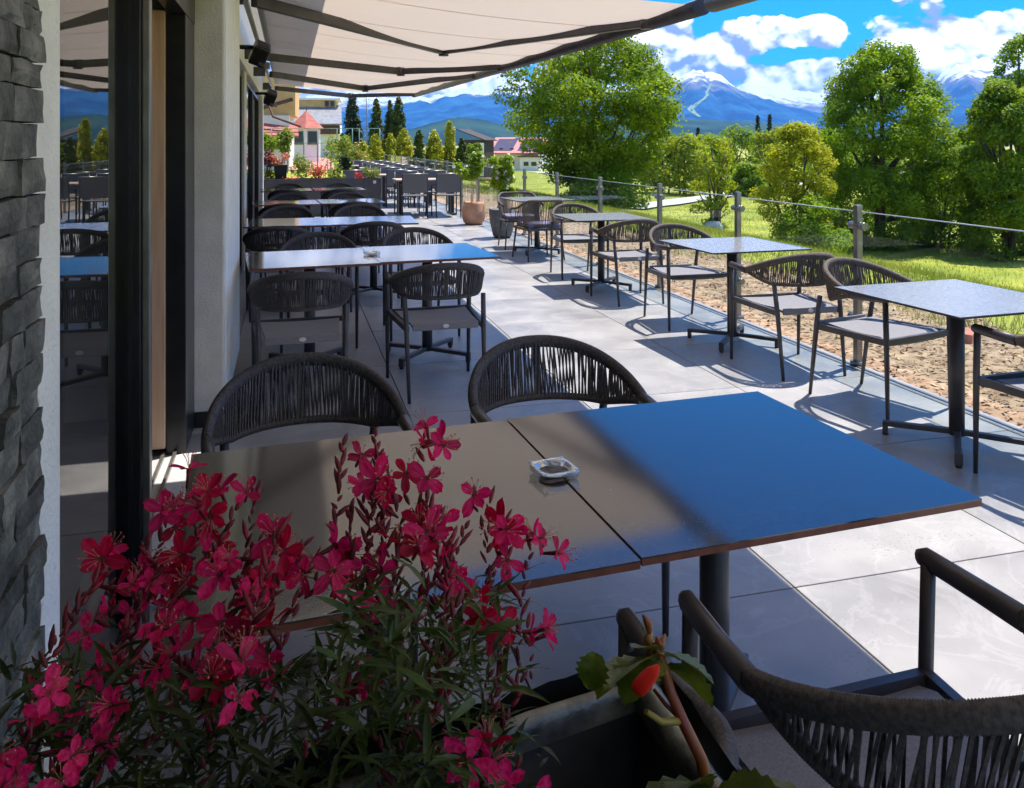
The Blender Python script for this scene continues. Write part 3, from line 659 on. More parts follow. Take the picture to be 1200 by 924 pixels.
# ------------------------------------------------------------------ WOVEN BUCKET CHAIRS, FAR MESH CHAIRS AND TEAK TABLES
def bucket(label):
    t = thing('bucket_chair', label, 'chair', (0, 0, 0), 0, 'woven bucket chairs')
    for sx_, sy_ in ((-1, 1), (1, 1), (-1, -1), (1, -1)): part('leg', MB().tube([(sx_ * .25, .275 * sy_, 0), (sx_ * .215, .22 * sy_, .42)], [.010, .015], 8), m_alu, t)
    part('seat_frame', MB().bar((-.23, .24, .40), (.23, .24, .40), .024, .03).bar((-.23, -.24, .40), (.23, -.24, .40), .024, .03).bar((-.23, -.24, .40), (-.23, .24, .40), .024, .03).bar((.23, -.24, .40), (.23, .24, .40), .024, .03), m_alu, t)
    part('cushion', MB().box((0, .01, .445), (.43, .44, .06)), mat('lilac_cushion', (.13, .12, .2), (.17, .16, .25), 60, .9, 0, .2, 300) if 'lilac_cushion' not in bpy.data.materials else bpy.data.materials['lilac_cushion'], t, bev=.02)
    top, low = [], []
    for i in range(61):
        a = math.pi * i / 60; ca, sa = math.cos(a), math.sin(a); e = 2 / 3.0; cx_, sy_ = abs(ca) ** e * (1 if ca > 0 else -1), abs(sa) ** e
        top.append(Vector((-.30 * cx_, .14 - .44 * sy_, .655 + .115 * sstep(np.array(sa * 1.1)).item()))); low.append(Vector((-.245 * cx_, .14 - .36 * sy_, .405)))
    top = [Vector((-.285, .29, .62))] + top + [Vector((.285, .29, .62))]; low = [Vector((-.24, .25, .405))] + low + [Vector((.24, .25, .405))]
    part('top_rail', MB().tube(top, .0165, 8), m_rope_brown, t); part('lower_rail', MB().tube(low, .014, 8), m_rope_brown, t)
    g = MB()
    for i in range(0, 63):
        if i % 2 == 0 or 10 < i < 52: g.bar(low[i], top[i], .0085, .006, up=(low[i].x, low[i].y - .14, 0))
    part('rope_strands', g, m_rope_brown, t, kind='stuff')
    return t
b0 = bucket('woven rope bucket chair with lilac cushion, back to the camera'); b0.location = (3.13, 10.3, 0); b0.rotation_euler.z = R(6)
dup(b0, (3.2, 11.48, 0), R(176), 'woven rope bucket chair on the far side of its pale table, beside the grey pot')
m_mesh = mat('grey_mesh_fabric', (.09, .09, .10), (.13, .13, .14), 150, .7); m_frame = mat('dark_steel_frame', (.03, .025, .03), rough=.4); m_teak = mat('teak_top', (.42, .27, .15), (.55, .38, .23), 4, .55, 0, .05, 50, stretch=(1, 6, 1))
def mesh_chair(label):
    t = thing('mesh_chair', label, 'chair', (0, 0, 0), 0, 'mesh chairs at the far teak tables')
    for s in (-1, 1):
        part('leg', MB().tube([(s * .26, .24, 0), (s * .26, .22, .64), (s * .26, -.2, .66)], .013, 6), m_frame, t)
        part('leg', MB().tube([(s * .25, -.28, 0), (s * .25, -.22, .44), (s * .25, -.30, .88)], .013, 6), m_frame, t)
    part('seat', MB().box((0, 0, .44), (.5, .46, .02)), m_mesh, t)
    part('backrest', MB().bar((0, -.235, .50), (0, -.30, .88), .5, .012, up=(0, 1, 0)), m_mesh, t)
    part('back_frame', MB().tube([(-.25, -.30, .885), (.25, -.30, .885)], .014, 6), m_steel, t)
    return t
def teak(label, big=True):
    t = thing('teak_table', label, 'table', (0, 0, 0), 0, 'far teak tables')
    part('tabletop', MB().box((0, 0, .735), (1.3, .8, .03)), m_teak, t, bev=.004)
    for s in (-1, 1):
        for y in (-.12, .12): part('leg', MB().bar((s * .55, y, 0), (s * .55, y, .72), .07, .07, up=(0, 1, 0)), m_frame, t)
        part('foot', MB().bar((s * .55, -.33, .02), (s * .55, .33, .02), .07, .04), m_frame, t)
    return t
tk = teak('light teak-topped table beside the terracotta pot, nearest of the far group'); tk.location = (2.78, 17.3, 0)
mc0 = mesh_chair('grey mesh chair with its back to the terracotta pot, at the nearest teak table'); mc0.location = (3.12, 16.75, 0)
W5 = ('nearest', 'second', 'third', 'fourth', 'last')
for k, y in enumerate((17.3, 20.0, 22.8, 25.6, 28.5)):
    if k: dup(tk, (2.75, y, 0), R(3 * (-1) ** k), f'light teak-topped table, {W5[k]} of the far group behind the terracotta pot')
    for (dx, dy, a, wd) in ((-.32, -.55, 0, 'near side next to the planter box'), (.34, -.55, 0, 'near side next to the glass'), (-.32, .55, 180, 'far side next to the planter box'), (.34, .55, 180, 'far side next to the glass')):
        if k == 0 and dx > 0 and dy < 0: continue
        dup(mc0, (2.78 + dx, y + dy, 0), R(a + random.uniform(-8, 8)), f'grey mesh chair at the {W5[k]} teak table, {wd}')

# ------------------------------------------------------------------ LEAVES AND TREES
def leaf_mat(name, a, b, c=None, sc=.9, tr=.55, tcol=(1.0, 1.0, .30), rough=.55):
    return mat(name, a, b, sc, rough, 0, 0, detail=6, transl=tr, tcol=tcol, c3=c, lo=.3, hi=.7, spec=.3)
def leaves_np(centers, radii, n, size, rg, asp=.55, shell=.55, flat=.5, squash=1.0, clustered=0):
    """n leaf quads spread through ellipsoidal clumps, more of them near the clump surfaces"""
    C_ = np.asarray(centers, float); Rr = np.asarray(radii, float)
    if Rr.ndim == 1: Rr = np.stack([Rr, Rr, Rr * squash], -1)
    w_ = (Rr.prod(1)) ** (2 / 3); k = rg.choice(len(C_), n, p=w_ / w_.sum())
    u = rg.normal(size=(n, 3)); u /= np.linalg.norm(u, axis=1)[:, None]; r = (shell + (1 - shell) * rg.random(n)) ** .8; r *= 1 + .12 * rg.normal(size=n)
    p = C_[k] + u * Rr[k] * r[:, None]
    nrm = u * .6 + rg.normal(size=(n, 3)) * flat + np.array([0, 0, .55]); nrm /= np.linalg.norm(nrm, axis=1)[:, None]
    t = np.cross(nrm, rg.normal(size=(n, 3))); t /= np.linalg.norm(t, axis=1)[:, None]; s = np.cross(nrm, t)
    L = size * rg.uniform(.6, 1.35, n)[:, None]
    V = np.stack([p - t * L * .5, p + s * L * asp * .5 - nrm * L * .06, p + t * L * .5 - nrm * L * .12, p - s * L * asp * .5 - nrm * L * .06], 1).reshape(-1, 3)
    return V, np.arange(n * 4).reshape(-1, 4)
m_bark = mat('grey_brown_bark', (.06, .045, .035), (.14, .11, .085), 6, .95, 0, .8, 14, stretch=(3, 3, .6))
m_maple = leaf_mat('maple_leaves', (.10, .19, .010), (.34, .43, .020), (.20, .30, .014), .8)
m_maple_dk = leaf_mat('dark_green_leaves', (.11, .21, .012), (.36, .47, .022), (.22, .34, .016), .8)
m_yellowgreen = leaf_mat('yellow_green_leaves', (.26, .30, .014), (.52, .52, .03), (.38, .41, .02), .8)
m_bright = leaf_mat('bright_green_leaves', (.18, .25, .015), (.42, .46, .03), (.29, .35, .02), 1.2)
m_thuja = leaf_mat('thuja_scales', (.045, .08, .010), (.14, .16, .015), (.085, .12, .012), 2.0, .2)
m_thuja_l = leaf_mat('pale_thuja_scales', (.28, .30, .012), (.58, .54, .03), (.42, .42, .018), 2.0, .25)
m_spruce = leaf_mat('spruce_needles', (.02, .04, .016), (.06, .085, .03), (.04, .06, .022), 1.5, .15)
def crown_clumps(rg, w_, h, z0, n, r0, r1, prof):
    """clump centres on the shell and inside of a crown whose half-width at height fraction v is prof(v)"""
    cs, rs = [], []
    for k in range(n):
        v = rg.random() ** .9; a = rg.uniform(0, 6.283); rad = prof(v) * w_ * (.45 + .55 * rg.random() ** .5) * (1 + .12 * rg.normal())
        cs.append((rad * math.cos(a), rad * math.sin(a), z0 + v * h)); rs.append(rg.uniform(r0, r1))
    return cs, rs
def tree(name, label, cat, px, d, topy, basez, wpx, m, seed, nleaf, leaf=.13, prof=None, clumps=60, rclump=(.09, .17), z0f=.12, stems=1, group=None, py_base=None, leaf_asp=.6, low=0, squash=.8):
    rg = np.random.default_rng(seed); p = at_depth(px, HYP, d); x, y = p.x, p.y; zb = basez if basez is not None else hz(x, y)
    ztop = HC - (topy - HYP) / FPX * d; h = ztop - zb; wd = wpx / FPX * d / 2
    prof = prof or (lambda v: (max(0.0, 1 - abs(2 * v - .8) ** 2.6 / 1.7) ** .6) if v > .4 else .62 + .38 * v / .4)
    t = thing(name, label, cat, (x, y, zb), 0, group)
    cs, rs = crown_clumps(rg, wd * .86, h * (1 - z0f) * .93, h * z0f, clumps, rclump[0] * wd * 2, rclump[1] * wd * 2, prof)
    V, F = leaves_np(cs, rs, nleaf, leaf, rg, asp=leaf_asp, squash=squash)
    V[:, 2] = np.where(V[:, 2] < .03, .03 + .1 * rg.random(len(V)), V[:, 2])
    part('crown', npmesh('crown', V, F), m, t, kind='stuff')
    g = MB(); n_l = min(len(cs), 16)
    for s in range(stems):
        ox, oy = (rg.normal(0, .12 * wd, 2) if stems > 1 else (0, 0)); r0 = h * (.022 if stems == 1 else .013)
        tip = Vector((ox * 3.2, oy * 3.2, h * .8)); pts = [Vector((ox, oy, -.1)), Vector((ox * 1.3, oy * 1.3, h * .25)), Vector((ox * 2.2, oy * 2.2, h * .5)), tip]
        g.tube(pts, [r0 * 1.25, r0, r0 * .7, r0 * .2], 8)
    for k in range(n_l):
        c = Vector(cs[k]); s0 = Vector((c.x * .12, c.y * .12, max(.12 * h, c.z - .30 * h))); mid = s0.lerp(c, .5) + Vector((0, 0, -.02 * h))
        g.tube([s0, mid, c], [h * .010, h * .007, h * .003], 5)
    part('trunk', g, m_bark, t)
    return t
dome = lambda v: max(.05, (1 - (abs(v - .38) / .64) ** 2.4)) ** .55
cone = lambda v: max(.03, 1 - v) ** .85
flame = lambda v: max(.05, min(1, 2.2 * (v + .25)) * (1 - v ** 2.4)) ** .8
tree('maple_tree', 'broad green maple with open branching crown beyond the balustrade, left of the mountain', 'tree', 700, 29, 22, None, 226, m_maple, 21, 66000, .115, lambda v: min(1, .28 + 1.75 * v) * max(.05, 1 - max(0, (v - .42) / .60) ** 2.4) ** .55, 170, (.06, .115), .13, 3, squash=.62)
tree('sycamore_tree', 'tall rounded dark green tree in the meadow, in front of the cloud bank', 'tree', 1034, 31, 44, None, 160, m_maple_dk, 22, 78000, .112, dome, 190, (.07, .13), .0, 3)
tree('leafy_tree', 'green tree at the right edge beside the railing, lower than its neighbour', 'tree', 1182, 28, 88, None, 118, m_maple, 23, 52000, .108, dome, 140, (.08, .15), .0, 3)
tree('ash_tree', 'slender airy tree rising behind the right-edge tree', 'tree', 1196, 38, 30, None, 76, m_maple_dk, 24, 14000, .13, dome, 80, (.08, .15), .12, 2)
tree('ash_tree', 'light green tree just outside the meadow corner at far right', 'tree', 1290, 30, 70, None, 150, m_maple, 34, 9000, .18, dome, 50, (.08, .16), .05, 2)
tree('yellow_green_bush', 'olive-yellow bush leaning against the tall dark green tree', 'bush', 938, 29, 142, None, 100, m_yellowgreen, 25, 24000, .10, dome, 90, (.08, .15), .02, 4)
tree('dark_bush', 'low dark green bush at the foot of the olive-yellow bush', 'bush', 950, 27.5, 232, None, 80, m_maple_dk, 26, 7000, .1, dome, 36, (.1, .2), .0, 4)
tree('dark_bush', 'dark shrub growing under the broad maple, seen through the glass', 'bush', 705, 27.5, 205, None, 92, m_maple_dk, 36, 8000, .1, dome, 36, (.1, .2), .0, 4)
tree('dark_bush', 'dark leafy bush under the gap between the rounded tree and the right-edge tree', 'bush', 1105, 30, 190, None, 110, m_maple_dk, 37, 12000, .11, dome, 60, (.09, .17), .0, 4)
tree('sapling', 'thin light green sapling standing alone in the meadow', 'tree', 838, 22, 156, None, 56, m_bright, 27, 3400, .085, lambda v: max(.1, 1 - (abs(v - .45) / .58) ** 2) ** .6, 44, (.09, .17), .04, 5)
for px, d, ty, wp, mm, sd, la in ((800, 62, 158, 74, m_bright, 41, 'round bright green tree right behind the broad maple'), (858, 70, 147, 76, m_maple, 42, 'round mid-green tree behind the sapling, below the ski run'), (905, 66, 150, 50, m_bright, 43, 'bright green tree between the sapling and the olive-yellow bush'),
                              (880, 60, 192, 46, m_maple, 44, 'small dark bush beside the gravel lane'), (775, 75, 168, 50, m_yellowgreen, 45, 'yellow-green bush by the far bend of the gravel lane'), (590, 62, 184, 26, m_bright, 46, 'bright shrub in front of the white chalet'),
                              (556, 66, 166, 26, m_maple, 47, 'leafy tree between the dark barn and the white chalet'), (1105, 60, 190, 80, m_maple_dk, 49, 'dark thicket behind the tall rounded tree'), (1068, 47, 160, 76, m_maple, 58, 'green thicket seen through the right flank of the tall rounded tree'), (775, 64, 150, 60, m_maple, 50, 'leafy tree filling the gap right of the broad maple'), (830, 84, 160, 60, m_bright, 51, 'low bright tree under the ski run'), (925, 80, 152, 56, m_maple, 52, 'dense green tree behind the olive-yellow bush'), (880, 92, 156, 60, m_bright, 53, 'pale tree below the pair of far spruces'), (985, 75, 150, 80, m_maple_dk, 54, 'dark tree behind the left flank of the tall rounded tree'), (1130, 44, 150, 70, m_maple, 55, 'green tree filling the gap before the right-edge tree'), (730, 85, 165, 70, m_maple, 57, 'green tree behind the stem of the broad maple')):
    tree('round_tree', la, 'tree', px, d, ty, None, wp, mm, sd, 5200, .26, dome, 40, (.1, .2), .03, 2, group='round trees beyond the lane')
def conifer(name, label, px, d, topy, wpx, m, seed, n, leaf, group, prof=cone, zb=None, basey=None):
    p = at_depth(px, HYP, d); zb = hz(p.x, p.y) if zb is None else zb; h = HC - (topy - HYP) / FPX * d - zb; wd = wpx / FPX * d / 2; rg = np.random.default_rng(seed)
    t = thing(name, label, 'conifer', (p.x, p.y, zb), 0, group); cs, rs = [], []
    nl = 26
    for k in range(nl * 9):
        v = (k // 9) / nl; a = rg.uniform(0, 6.283); r = prof(v) * wd * rg.uniform(.35, .92); cs.append((r * math.cos(a), r * math.sin(a), h * (.02 + .95 * v) - (.03 * h * r / wd if prof is cone else 0))); rs.append(wd * (.14 + .16 * prof(v)))
    V, F = leaves_np(cs, rs, n, leaf, rg, asp=.38, shell=.3, squash=.75 if prof is cone else 1.5); V[:, 2] = np.maximum(V[:, 2], .02)
    part('crown', npmesh('crown', V, F), m, t, kind='stuff'); part('trunk', MB().tube([(0, 0, -.1), (0, 0, h * .95)], [h * .018, h * .004], 7), m_bark, t)
GT = 'thujas behind the far tables'
conifer('spruce_tree', 'spruce behind the grey-roofed house', 413, 48, 107, 40, m_spruce, 60, 7000, .28, 'conifers by the houses')
conifer('thuja_tree', 'dark columnar thuja, leftmost of the tall three', 441, 43, 112, 22, m_thuja, 61, 6000, .16, GT, flame)
conifer('thuja_tree', 'dark columnar thuja, slim middle one of the tall three', 457, 44, 114, 18, m_thuja, 62, 6000, .16, GT, flame)
conifer('thuja_tree', 'dark columnar thuja, broadest and rightmost of the tall three', 467, 43, 110, 24, m_thuja, 63, 7000, .16, GT, flame)
for k, (px, ty, wp, dk, la) in enumerate(((440, 156, 22, 0, 'yellow-green thuja below the leftmost tall thuja'), (458, 156, 18, 0, 'small yellow-green thuja under the slim tall thuja'), (474, 150, 26, 0, 'pale yellow thuja below the broadest tall thuja'), (491, 151, 22, 1, 'darker low thuja with split top, left of a pair'),
                                         (509, 151, 18, 0, 'slender low thuja, right of a pair'), (527, 140, 26, 0, 'tallest of the low thujas, before the dark barn'), (541, 160, 16, 1, 'small dark thuja at the right end of the hedge'), (425, 166, 20, 0, 'low thuja at the left end of the hedge'))):
    conifer('thuja_tree', la, px, 37.5 + .4 * (k % 3), ty, wp * (1.15 + .3 * (k % 3 == 1)), m_thuja if dk else m_thuja_l, 70 + k, 7000, .12, GT, (flame, lambda v: max(.04, (1 - v) ** .6) * (.86 + .14 * math.sin(9 * v)))[k % 2])
for px, d, ty, wp, la in ((888, 120, 132, 16, 'far spruce, left one of the pair below the snow peaks'), (902, 122, 131, 15, 'far spruce, right one of the pair below the snow peaks'), (818, 120, 147, 14, 'lone far spruce under the ski run'), (858, 140, 148, 16, 'far spruce between the round trees')):
    conifer('spruce_tree', la, px, d, ty, wp, m_spruce, int(px), 2500, .5, 'far spruces')
# ------------------------------------------------------------------ HOUSES
def cf(px, d): p = at_depth(px, HYP, d); return p.x, p.y          # ground position of a direction at a distance
def zz(py, d): return HC - (py - HYP) / FPX * d
m_yel = mat('ochre_plaster', (.58, .40, .18), (.66, .47, .24), 2, .9); m_org = mat('apricot_plaster', (.62, .36, .14), (.7, .43, .2), 2, .9); m_hw = mat('white_plaster', (.76, .73, .66), (.82, .79, .74), 2, .9)
m_red = mat('red_roof_tiles', (.34, .08, .06), (.46, .14, .10), 5, .8); m_grey = mat('grey_metal_roof', (.17, .17, .18), (.26, .26, .27), 3, .5); m_brown = mat('brown_timber', (.07, .035, .025), (.12, .06, .04), 5, .7); m_win = mat('window_pane', (.03, .035, .04), rough=.1)
m_pv = mat('solar_panel', (.07, .055, .08), rough=.35); m_timb = mat('dark_timber', (.03, .02, .016), (.055, .038, .03), 5, .8); m_pink = mat('faded_red_trim', (.5, .17, .16), (.55, .22, .2), 5, .7); m_greyw = mat('green_window_trim', (.05, .12, .07), rough=.6)
# pavilion with pointed red roof
d = 66; x, y = cf(359, d); b = thing('pavilion', 'small cream pavilion with a pointed red roof beyond the planter box', 'pavilion', (x, y, -.04), -YAW * .3)
hexa = [(1.22 * math.cos(R(60 * k + 30)), 1.22 * math.sin(R(60 * k + 30))) for k in range(6)]
part('wall', MB().prism(hexa, 0, 2.75), m_hw, b)
rf = part('roof', MB().add([(c * 1.28, s * 1.28, 2.70) for c, s in hexa] + [(0, 0, 4.15)], [(k, (k + 1) % 6, 6) for k in range(6)] + [(5, 4, 3, 2, 1, 0)]), m_red, b)
part('finial', MB().tube([(0, 0, 4.1), (0, 0, 4.5)], .04, 6), m_brown, rf)
for a in (240, 300, 180):
    c, s = math.cos(R(a)), math.sin(R(a)); wn = part('window', MB().box((1.07 * c, 1.07 * s, 1.95), (.08, .86, 1.05), R(a)), m_greyw, b); part('pane', MB().box((1.115 * c, 1.115 * s, 1.95), (.02, .7, .88), R(a)), m_win, wn)
# house with grey roof
d = 88; x, y = cf(368, d); b = thing('house', 'yellow house with a wide grey metal roof behind the red pavilion', 'house', (x, y, -.04), -YAW * .4)
part('wall', MB().span((-2.8, .2, 0), (2.6, 7, 3.55)), m_hw, b); part('upper_wall', MB().span((-3.4, 3.6, 3.55), (2.1, 8.5, 6.3)), m_yel, b)
rf = part('roof', MB().add([(-3.0, -.6, 3.45), (2.9, -.6, 3.45), (2.7, 4, 5.6), (-3.0, 4, 5.6), (-3.0, -.6, 3.6), (2.9, -.6, 3.6), (2.7, 4, 5.75), (-3.0, 4, 5.75)], [(3, 2, 1, 0), (4, 5, 6, 7), (0, 1, 5, 4), (1, 2, 6, 5), (3, 0, 4, 7), (2, 3, 7, 6)]), m_grey, b)
part('upper_roof', MB().span((-3.8, 3.1, 6.3), (2.6, 9, 6.5)), m_hw, b); part('timber_band', MB().span((.6, -.1, 2.5), (2.7, .19, 3.44)), m_brown, b)
for wx in (.9, 1.5): w1 = part('window', MB().span((wx, 3.5, 5.62), (wx + .42, 3.598, 6.2)), m_brown, b); part('pane', MB().span((wx + .06, 3.46, 5.66), (wx + .36, 3.498, 6.14)), m_win, w1)
# apricot house beside the facade
d = 46; x, y = cf(318, d); b = thing('house', 'apricot house with brown eaves right beside the end of the restaurant front', 'house', (x, y, -.04), -YAW * .2)
part('wall', MB().span((-3.5, .4, 0), (.95, 6, 3.1)), m_hw, b); part('upper_wall', MB().span((-3.5, .7, 3.1), (1.25, 6, 5.4)), m_org, b)
rf = part('roof', MB().bar((-3.6, .1, 2.55), (1.15, .1, 4.0), .16, .2), m_brown, b); part('gutter', MB().tube([(-.2, -.3, 3.9), (.1, -.3, 3.0), (1.6, -.3, 2.45)], .06, 7), m_brown, rf)
part('porch_roof', MB().add([(-2.5, -.8, 2.05), (1.5, -.8, 1.95), (1.4, .5, 2.5), (-2.5, .5, 3.0), (-2.5, -.8, 1.92), (1.5, -.8, 1.82), (1.4, .5, 2.37), (-2.5, .5, 2.87)], [(0, 1, 2, 3), (7, 6, 5, 4), (0, 4, 5, 1), (1, 5, 6, 2)]), m_red, b)
for wx in (-.9, -.1): w1 = part('window', MB().span((wx, .32, 1.2), (wx + .55, .398, 2.0)), m_brown, b); part('pane', MB().span((wx + .06, .29, 1.26), (wx + .49, .318, 1.94)), m_win, w1)
# chalet
d = 128; x, y = cf(602, d); b = thing('chalet', 'white chalet with a red-edged roof of solar panels, left of the broad maple', 'house', (x, y, hz(x, y) - .2), -YAW - R(16)); hb = hz(x, y) - .2
e0, e1 = zz(177, d) - hb, zz(161, d) - hb
part('wall', MB().span((-3.0, 0, 0), (3.9, 8, e0 + .1)), m_hw, b); part('annex', MB().span((1.6, -2.2, 0), (4.6, -.01, 2.3)), m_hw, b); part('annex_roof', MB().span((1.3, -2.5, 2.3), (4.9, -.01, 2.5)), m_brown, b)
part('gable', MB().add([(-3.0, 0.3, e0), (-3.0, 8, e0), (-3.0, 4.1, e1 - .2), (-3.3, 0.3, e0), (-3.3, 8, e0), (-3.3, 4.1, e1 - .2)], [(0, 1, 2), (5, 4, 3), (0, 3, 4, 1), (1, 4, 5, 2), (2, 5, 3, 0)]), m_brown, b)
rf = part('roof', MB().add([(-4.2, -1.1, e0 - .3), (4.6, -1.1, e0 - .3), (4.6, 4.1, e1), (-4.2, 4.1, e1), (-4.2, 9.2, e0 - .3), (4.6, 9.2, e0 - .3)] + [(-4.2, -1.1, e0 - .55), (4.6, -1.1, e0 - .55), (4.6, 4.1, e1 - .25), (-4.2, 4.1, e1 - .25), (-4.2, 9.2, e0 - .55), (4.6, 9.2, e0 - .55)], [(0, 1, 2, 3), (3, 2, 5, 4), (9, 8, 7, 6), (10, 11, 8, 9), (0, 6, 7, 1), (1, 7, 8, 2), (2, 8, 11, 5), (3, 9, 6, 0), (4, 10, 9, 3), (4, 5, 11, 10)]), m_pink, b)
def on_roof(x0, x1, t0, t1): return [(x_, -1.1 + 5.2 * t_, e0 - .3 + (e1 - e0 + .3) * t_ + .06) for x_, t_ in ((x0, t0), (x1, t0), (x1, t1), (x0, t1))]
for x0 in (-3.4, .7): part('solar_panel', MB().add(on_roof(x0, x0 + 3.2, .12, .88), [(0, 1, 2, 3)]), m_pv, rf)
part('chimney', MB().span((-.6, 3.6, e1 - .6), (.2, 4.4, e1 + .6)), m_hw, rf)
for wx, wz in ((-2.3, 2.9), (-.6, 2.9), (1.2, 2.9), (-.5, 1.0)): w1 = part('window', MB().span((wx, -.06, wz), (wx + .6, -.002, wz + .75)), m_brown, b); part('pane', MB().span((wx + .08, -.1, wz + .08), (wx + .52, -.062, wz + .67)), m_win, w1)
for wx in (2.2, 3.4): w1 = part('window', MB().span((wx, -2.26, 1.0), (wx + .75, -2.202, 1.6)), m_brown, b); part('pane', MB().span((wx + .08, -2.3, 1.06), (wx + .67, -2.262, 1.54)), m_win, w1)
# barn
d = 84; x, y = cf(556, d); b = thing('barn', 'dark timber barn with a low gabled roof beside the tallest low thuja', 'barn', (x, y, hz(x, y) - .1), -YAW - R(25))
h0, h1 = zz(163, d) - hz(x, y), zz(151, d) - hz(x, y)
part('wall', MB().span((-1.6, 0, 0), (1.2, 2, h0)), m_timb, b); part('roof', MB().add([(-1.9, -.4, h1 + .1), (1.4, -.4, h0), (1.4, 2.4, h0), (-1.9, 2.4, h1 + .1), (-1.9, -.4, h1), (1.4, -.4, h0 - .1), (1.4, 2.4, h0 - .1), (-1.9, 2.4, h1)], [(0, 1, 2, 3), (7, 6, 5, 4), (0, 4, 5, 1), (1, 5, 6, 2), (2, 6, 7, 3), (3, 7, 4, 0)]), m_timb, b); part('gable_wall', MB().span((.6, -.06, .6), (1.1, -.002, h0 - .3)), m_hw, b)
# tennis court and its wire fence
m_court = mat('red_clay_court', (.45, .17, .13), (.52, .22, .17), 2, .95)
c0, c1, c2_, c3_ = cf(338, 46), cf(392, 46), cf(388, 84), cf(345, 84)
part('clay_court', MB().add([(*c0, .0), (*c1, .0), (*c2_, .0), (*c3_, .0)], [(0, 1, 2, 3)]), m_court, kind='structure')
fx = thing('wire_fence', 'tall wire fence of thin green poles round the red clay court', 'fence', (0, 0, 0)); m_pole = mat('green_pole', (.12, .2, .16), rough=.5)
fd = 42; prev = None
for k, px in enumerate((292, 318, 337, 356, 372, 395, 413, 421, 445)):
    x, y = cf(px, fd); part('pole', MB().tube([(x, y, -.1), (x, y, zz(151, fd))], .03, 6), m_pole, fx)
    if prev:
        for py in (151, 168, 184): part('wire', MB().tube([(*prev, zz(py, fd)), (x, y, zz(py, fd))], .016 if py == 151 else .009, 5), m_pole, fx)
    prev = (x, y)
x, y = cf(430, 40); lp = thing('flag_pole', 'thin pale pole standing before the columnar thujas', 'pole', (x, y, -.04)); part('mast', MB().tube([(0, 0, 0), (0, 0, zz(112, 40))], .035, 8), m_steel, lp); part('foot', MB().tube([(0, 0, 0), (0, 0, .2)], .08, 8), m_steel, lp)

# ------------------------------------------------------------------ PLANTER BOX WITH ITS PLANTS
m_pbox = mat('anthracite_planter', (.045, .045, .05), (.065, .065, .07), 8, .6)
pb = thing('planter_box', 'long anthracite planter box closing off the covered terrace, full of flowers', 'planter', (.68, 17.65, 0))
part('side_panel', MB().span((-1.18, -.25, 0), (1.18, -.22, .77)), m_pbox, pb); part('side_panel', MB().span((-1.18, .22, 0), (1.18, .25, .77)), m_pbox, pb)
for s in (-1, 1): part('end_panel', MB().span((s * 1.18, -.219, 0), (s * 1.15, .219, .768)), m_pbox, pb)
part('soil', MB().span((-1.148, -.218, .0), (1.148, .218, .72)), m_soil, pb); part('price_tag', MB().box((1.05, -.253, .69), (.06, .004, .06)), m_badge, pb)
m_redleaf = leaf_mat('dark_red_leaves', (.07, .01, .012), (.2, .03, .03), sc=9, tr=.3, tcol=(1, .4, .3)); m_redflower = leaf_mat('red_begonia_flowers', (.55, .03, .02), (.75, .10, .05), sc=9, tr=.3, tcol=(1, .5, .4))
m_orange = leaf_mat('orange_leaves', (.5, .16, .08), (.7, .32, .18), sc=9, tr=.3, tcol=(1, .6, .4)); m_lime = leaf_mat('lime_leaves', (.15, .22, .02), (.34, .38, .06), sc=8, tr=.45)
def box_plant(name, label, cat, px, py, d, rpx, m, n, leaf, seed, m2=None, n2=0, asp=.5, base=.72, squash=1.0, group=None):
    c = at_depth(px, py, d); r = rpx / FPX * d; rg = np.random.default_rng(seed); t = thing(name, label, cat, (c.x, c.y, base), 0, group)
    hh = c.z - base; cs = [(rg.normal(0, .45 * r), rg.normal(0, .4 * r), hh + rg.normal(0, .4 * r * squash)) for _ in range(9)]
    V, F = leaves_np(cs, [r * .55] * 9, n, leaf, rg, asp=asp, squash=squash); V[:, 2] = np.maximum(V[:, 2], .02)
    part('foliage', npmesh('foliage', V, F), m, t, kind='stuff')
    if m2:
        V, F = leaves_np(cs, [r * .62] * 9, n2, leaf * .9, rg, asp=.9, shell=.9, squash=squash); V[:, 2] = np.maximum(V[:, 2], .02); part('blossoms', npmesh('blossoms', V, F), m2, t, kind='stuff')
    g = MB()
    for k in range(5): g.tube([(rg.normal(0, .1 * r), rg.normal(0, .1 * r), -.03), Vector(cs[k]) * .6, cs[k]], [.008, .007, .004], 5)
    part('stem', g, m_bark, t); return t
GP = 'plants in the planter box'
box_plant('red_plant', 'dark red leafy plant against the end of the facade', 'plant', 312, 188, 17.3, 11, m_redleaf, 420, .07, 81, group=GP)
box_plant('orange_plant', 'orange-pink leafy plant standing in the black pot', 'plant', 327, 187, 17.2, 9, m_orange, 380, .06, 82, base=1.02, group=GP)
pot = thing('black_pot', 'square black flower pot on the planter box, holding the orange plant', 'pot', (at_depth(329, HYP, 17.2).x, at_depth(329, HYP, 17.2).y, .77)); part('body', MB().box((0, 0, .13), (.22, .22, .26), taper=1.25), m_black, pot); part('rim', MB().box((0, 0, .267), (.29, .29, .014)), m_black, pot); part('soil', MB().box((0, 0, .276), (.24, .24, .003)), m_soil, pot)
box_plant('begonia', 'round red-orange begonia in the middle of the planter box', 'plant', 372, 203, 17.2, 10, m_orange, 260, .05, 83, m_redflower, 160, group=GP)
box_plant('begonia', 'small bright red begonia at the right end of the planter box', 'plant', 420, 207, 17.3, 6, m_redflower, 240, .045, 84, group=GP)
box_plant('begonia', 'low red and white flowers spilling below the black pot', 'plant', 342, 211, 17.2, 9, m_redflower, 160, .045, 85, m_orange, 80, squash=.5, group=GP)
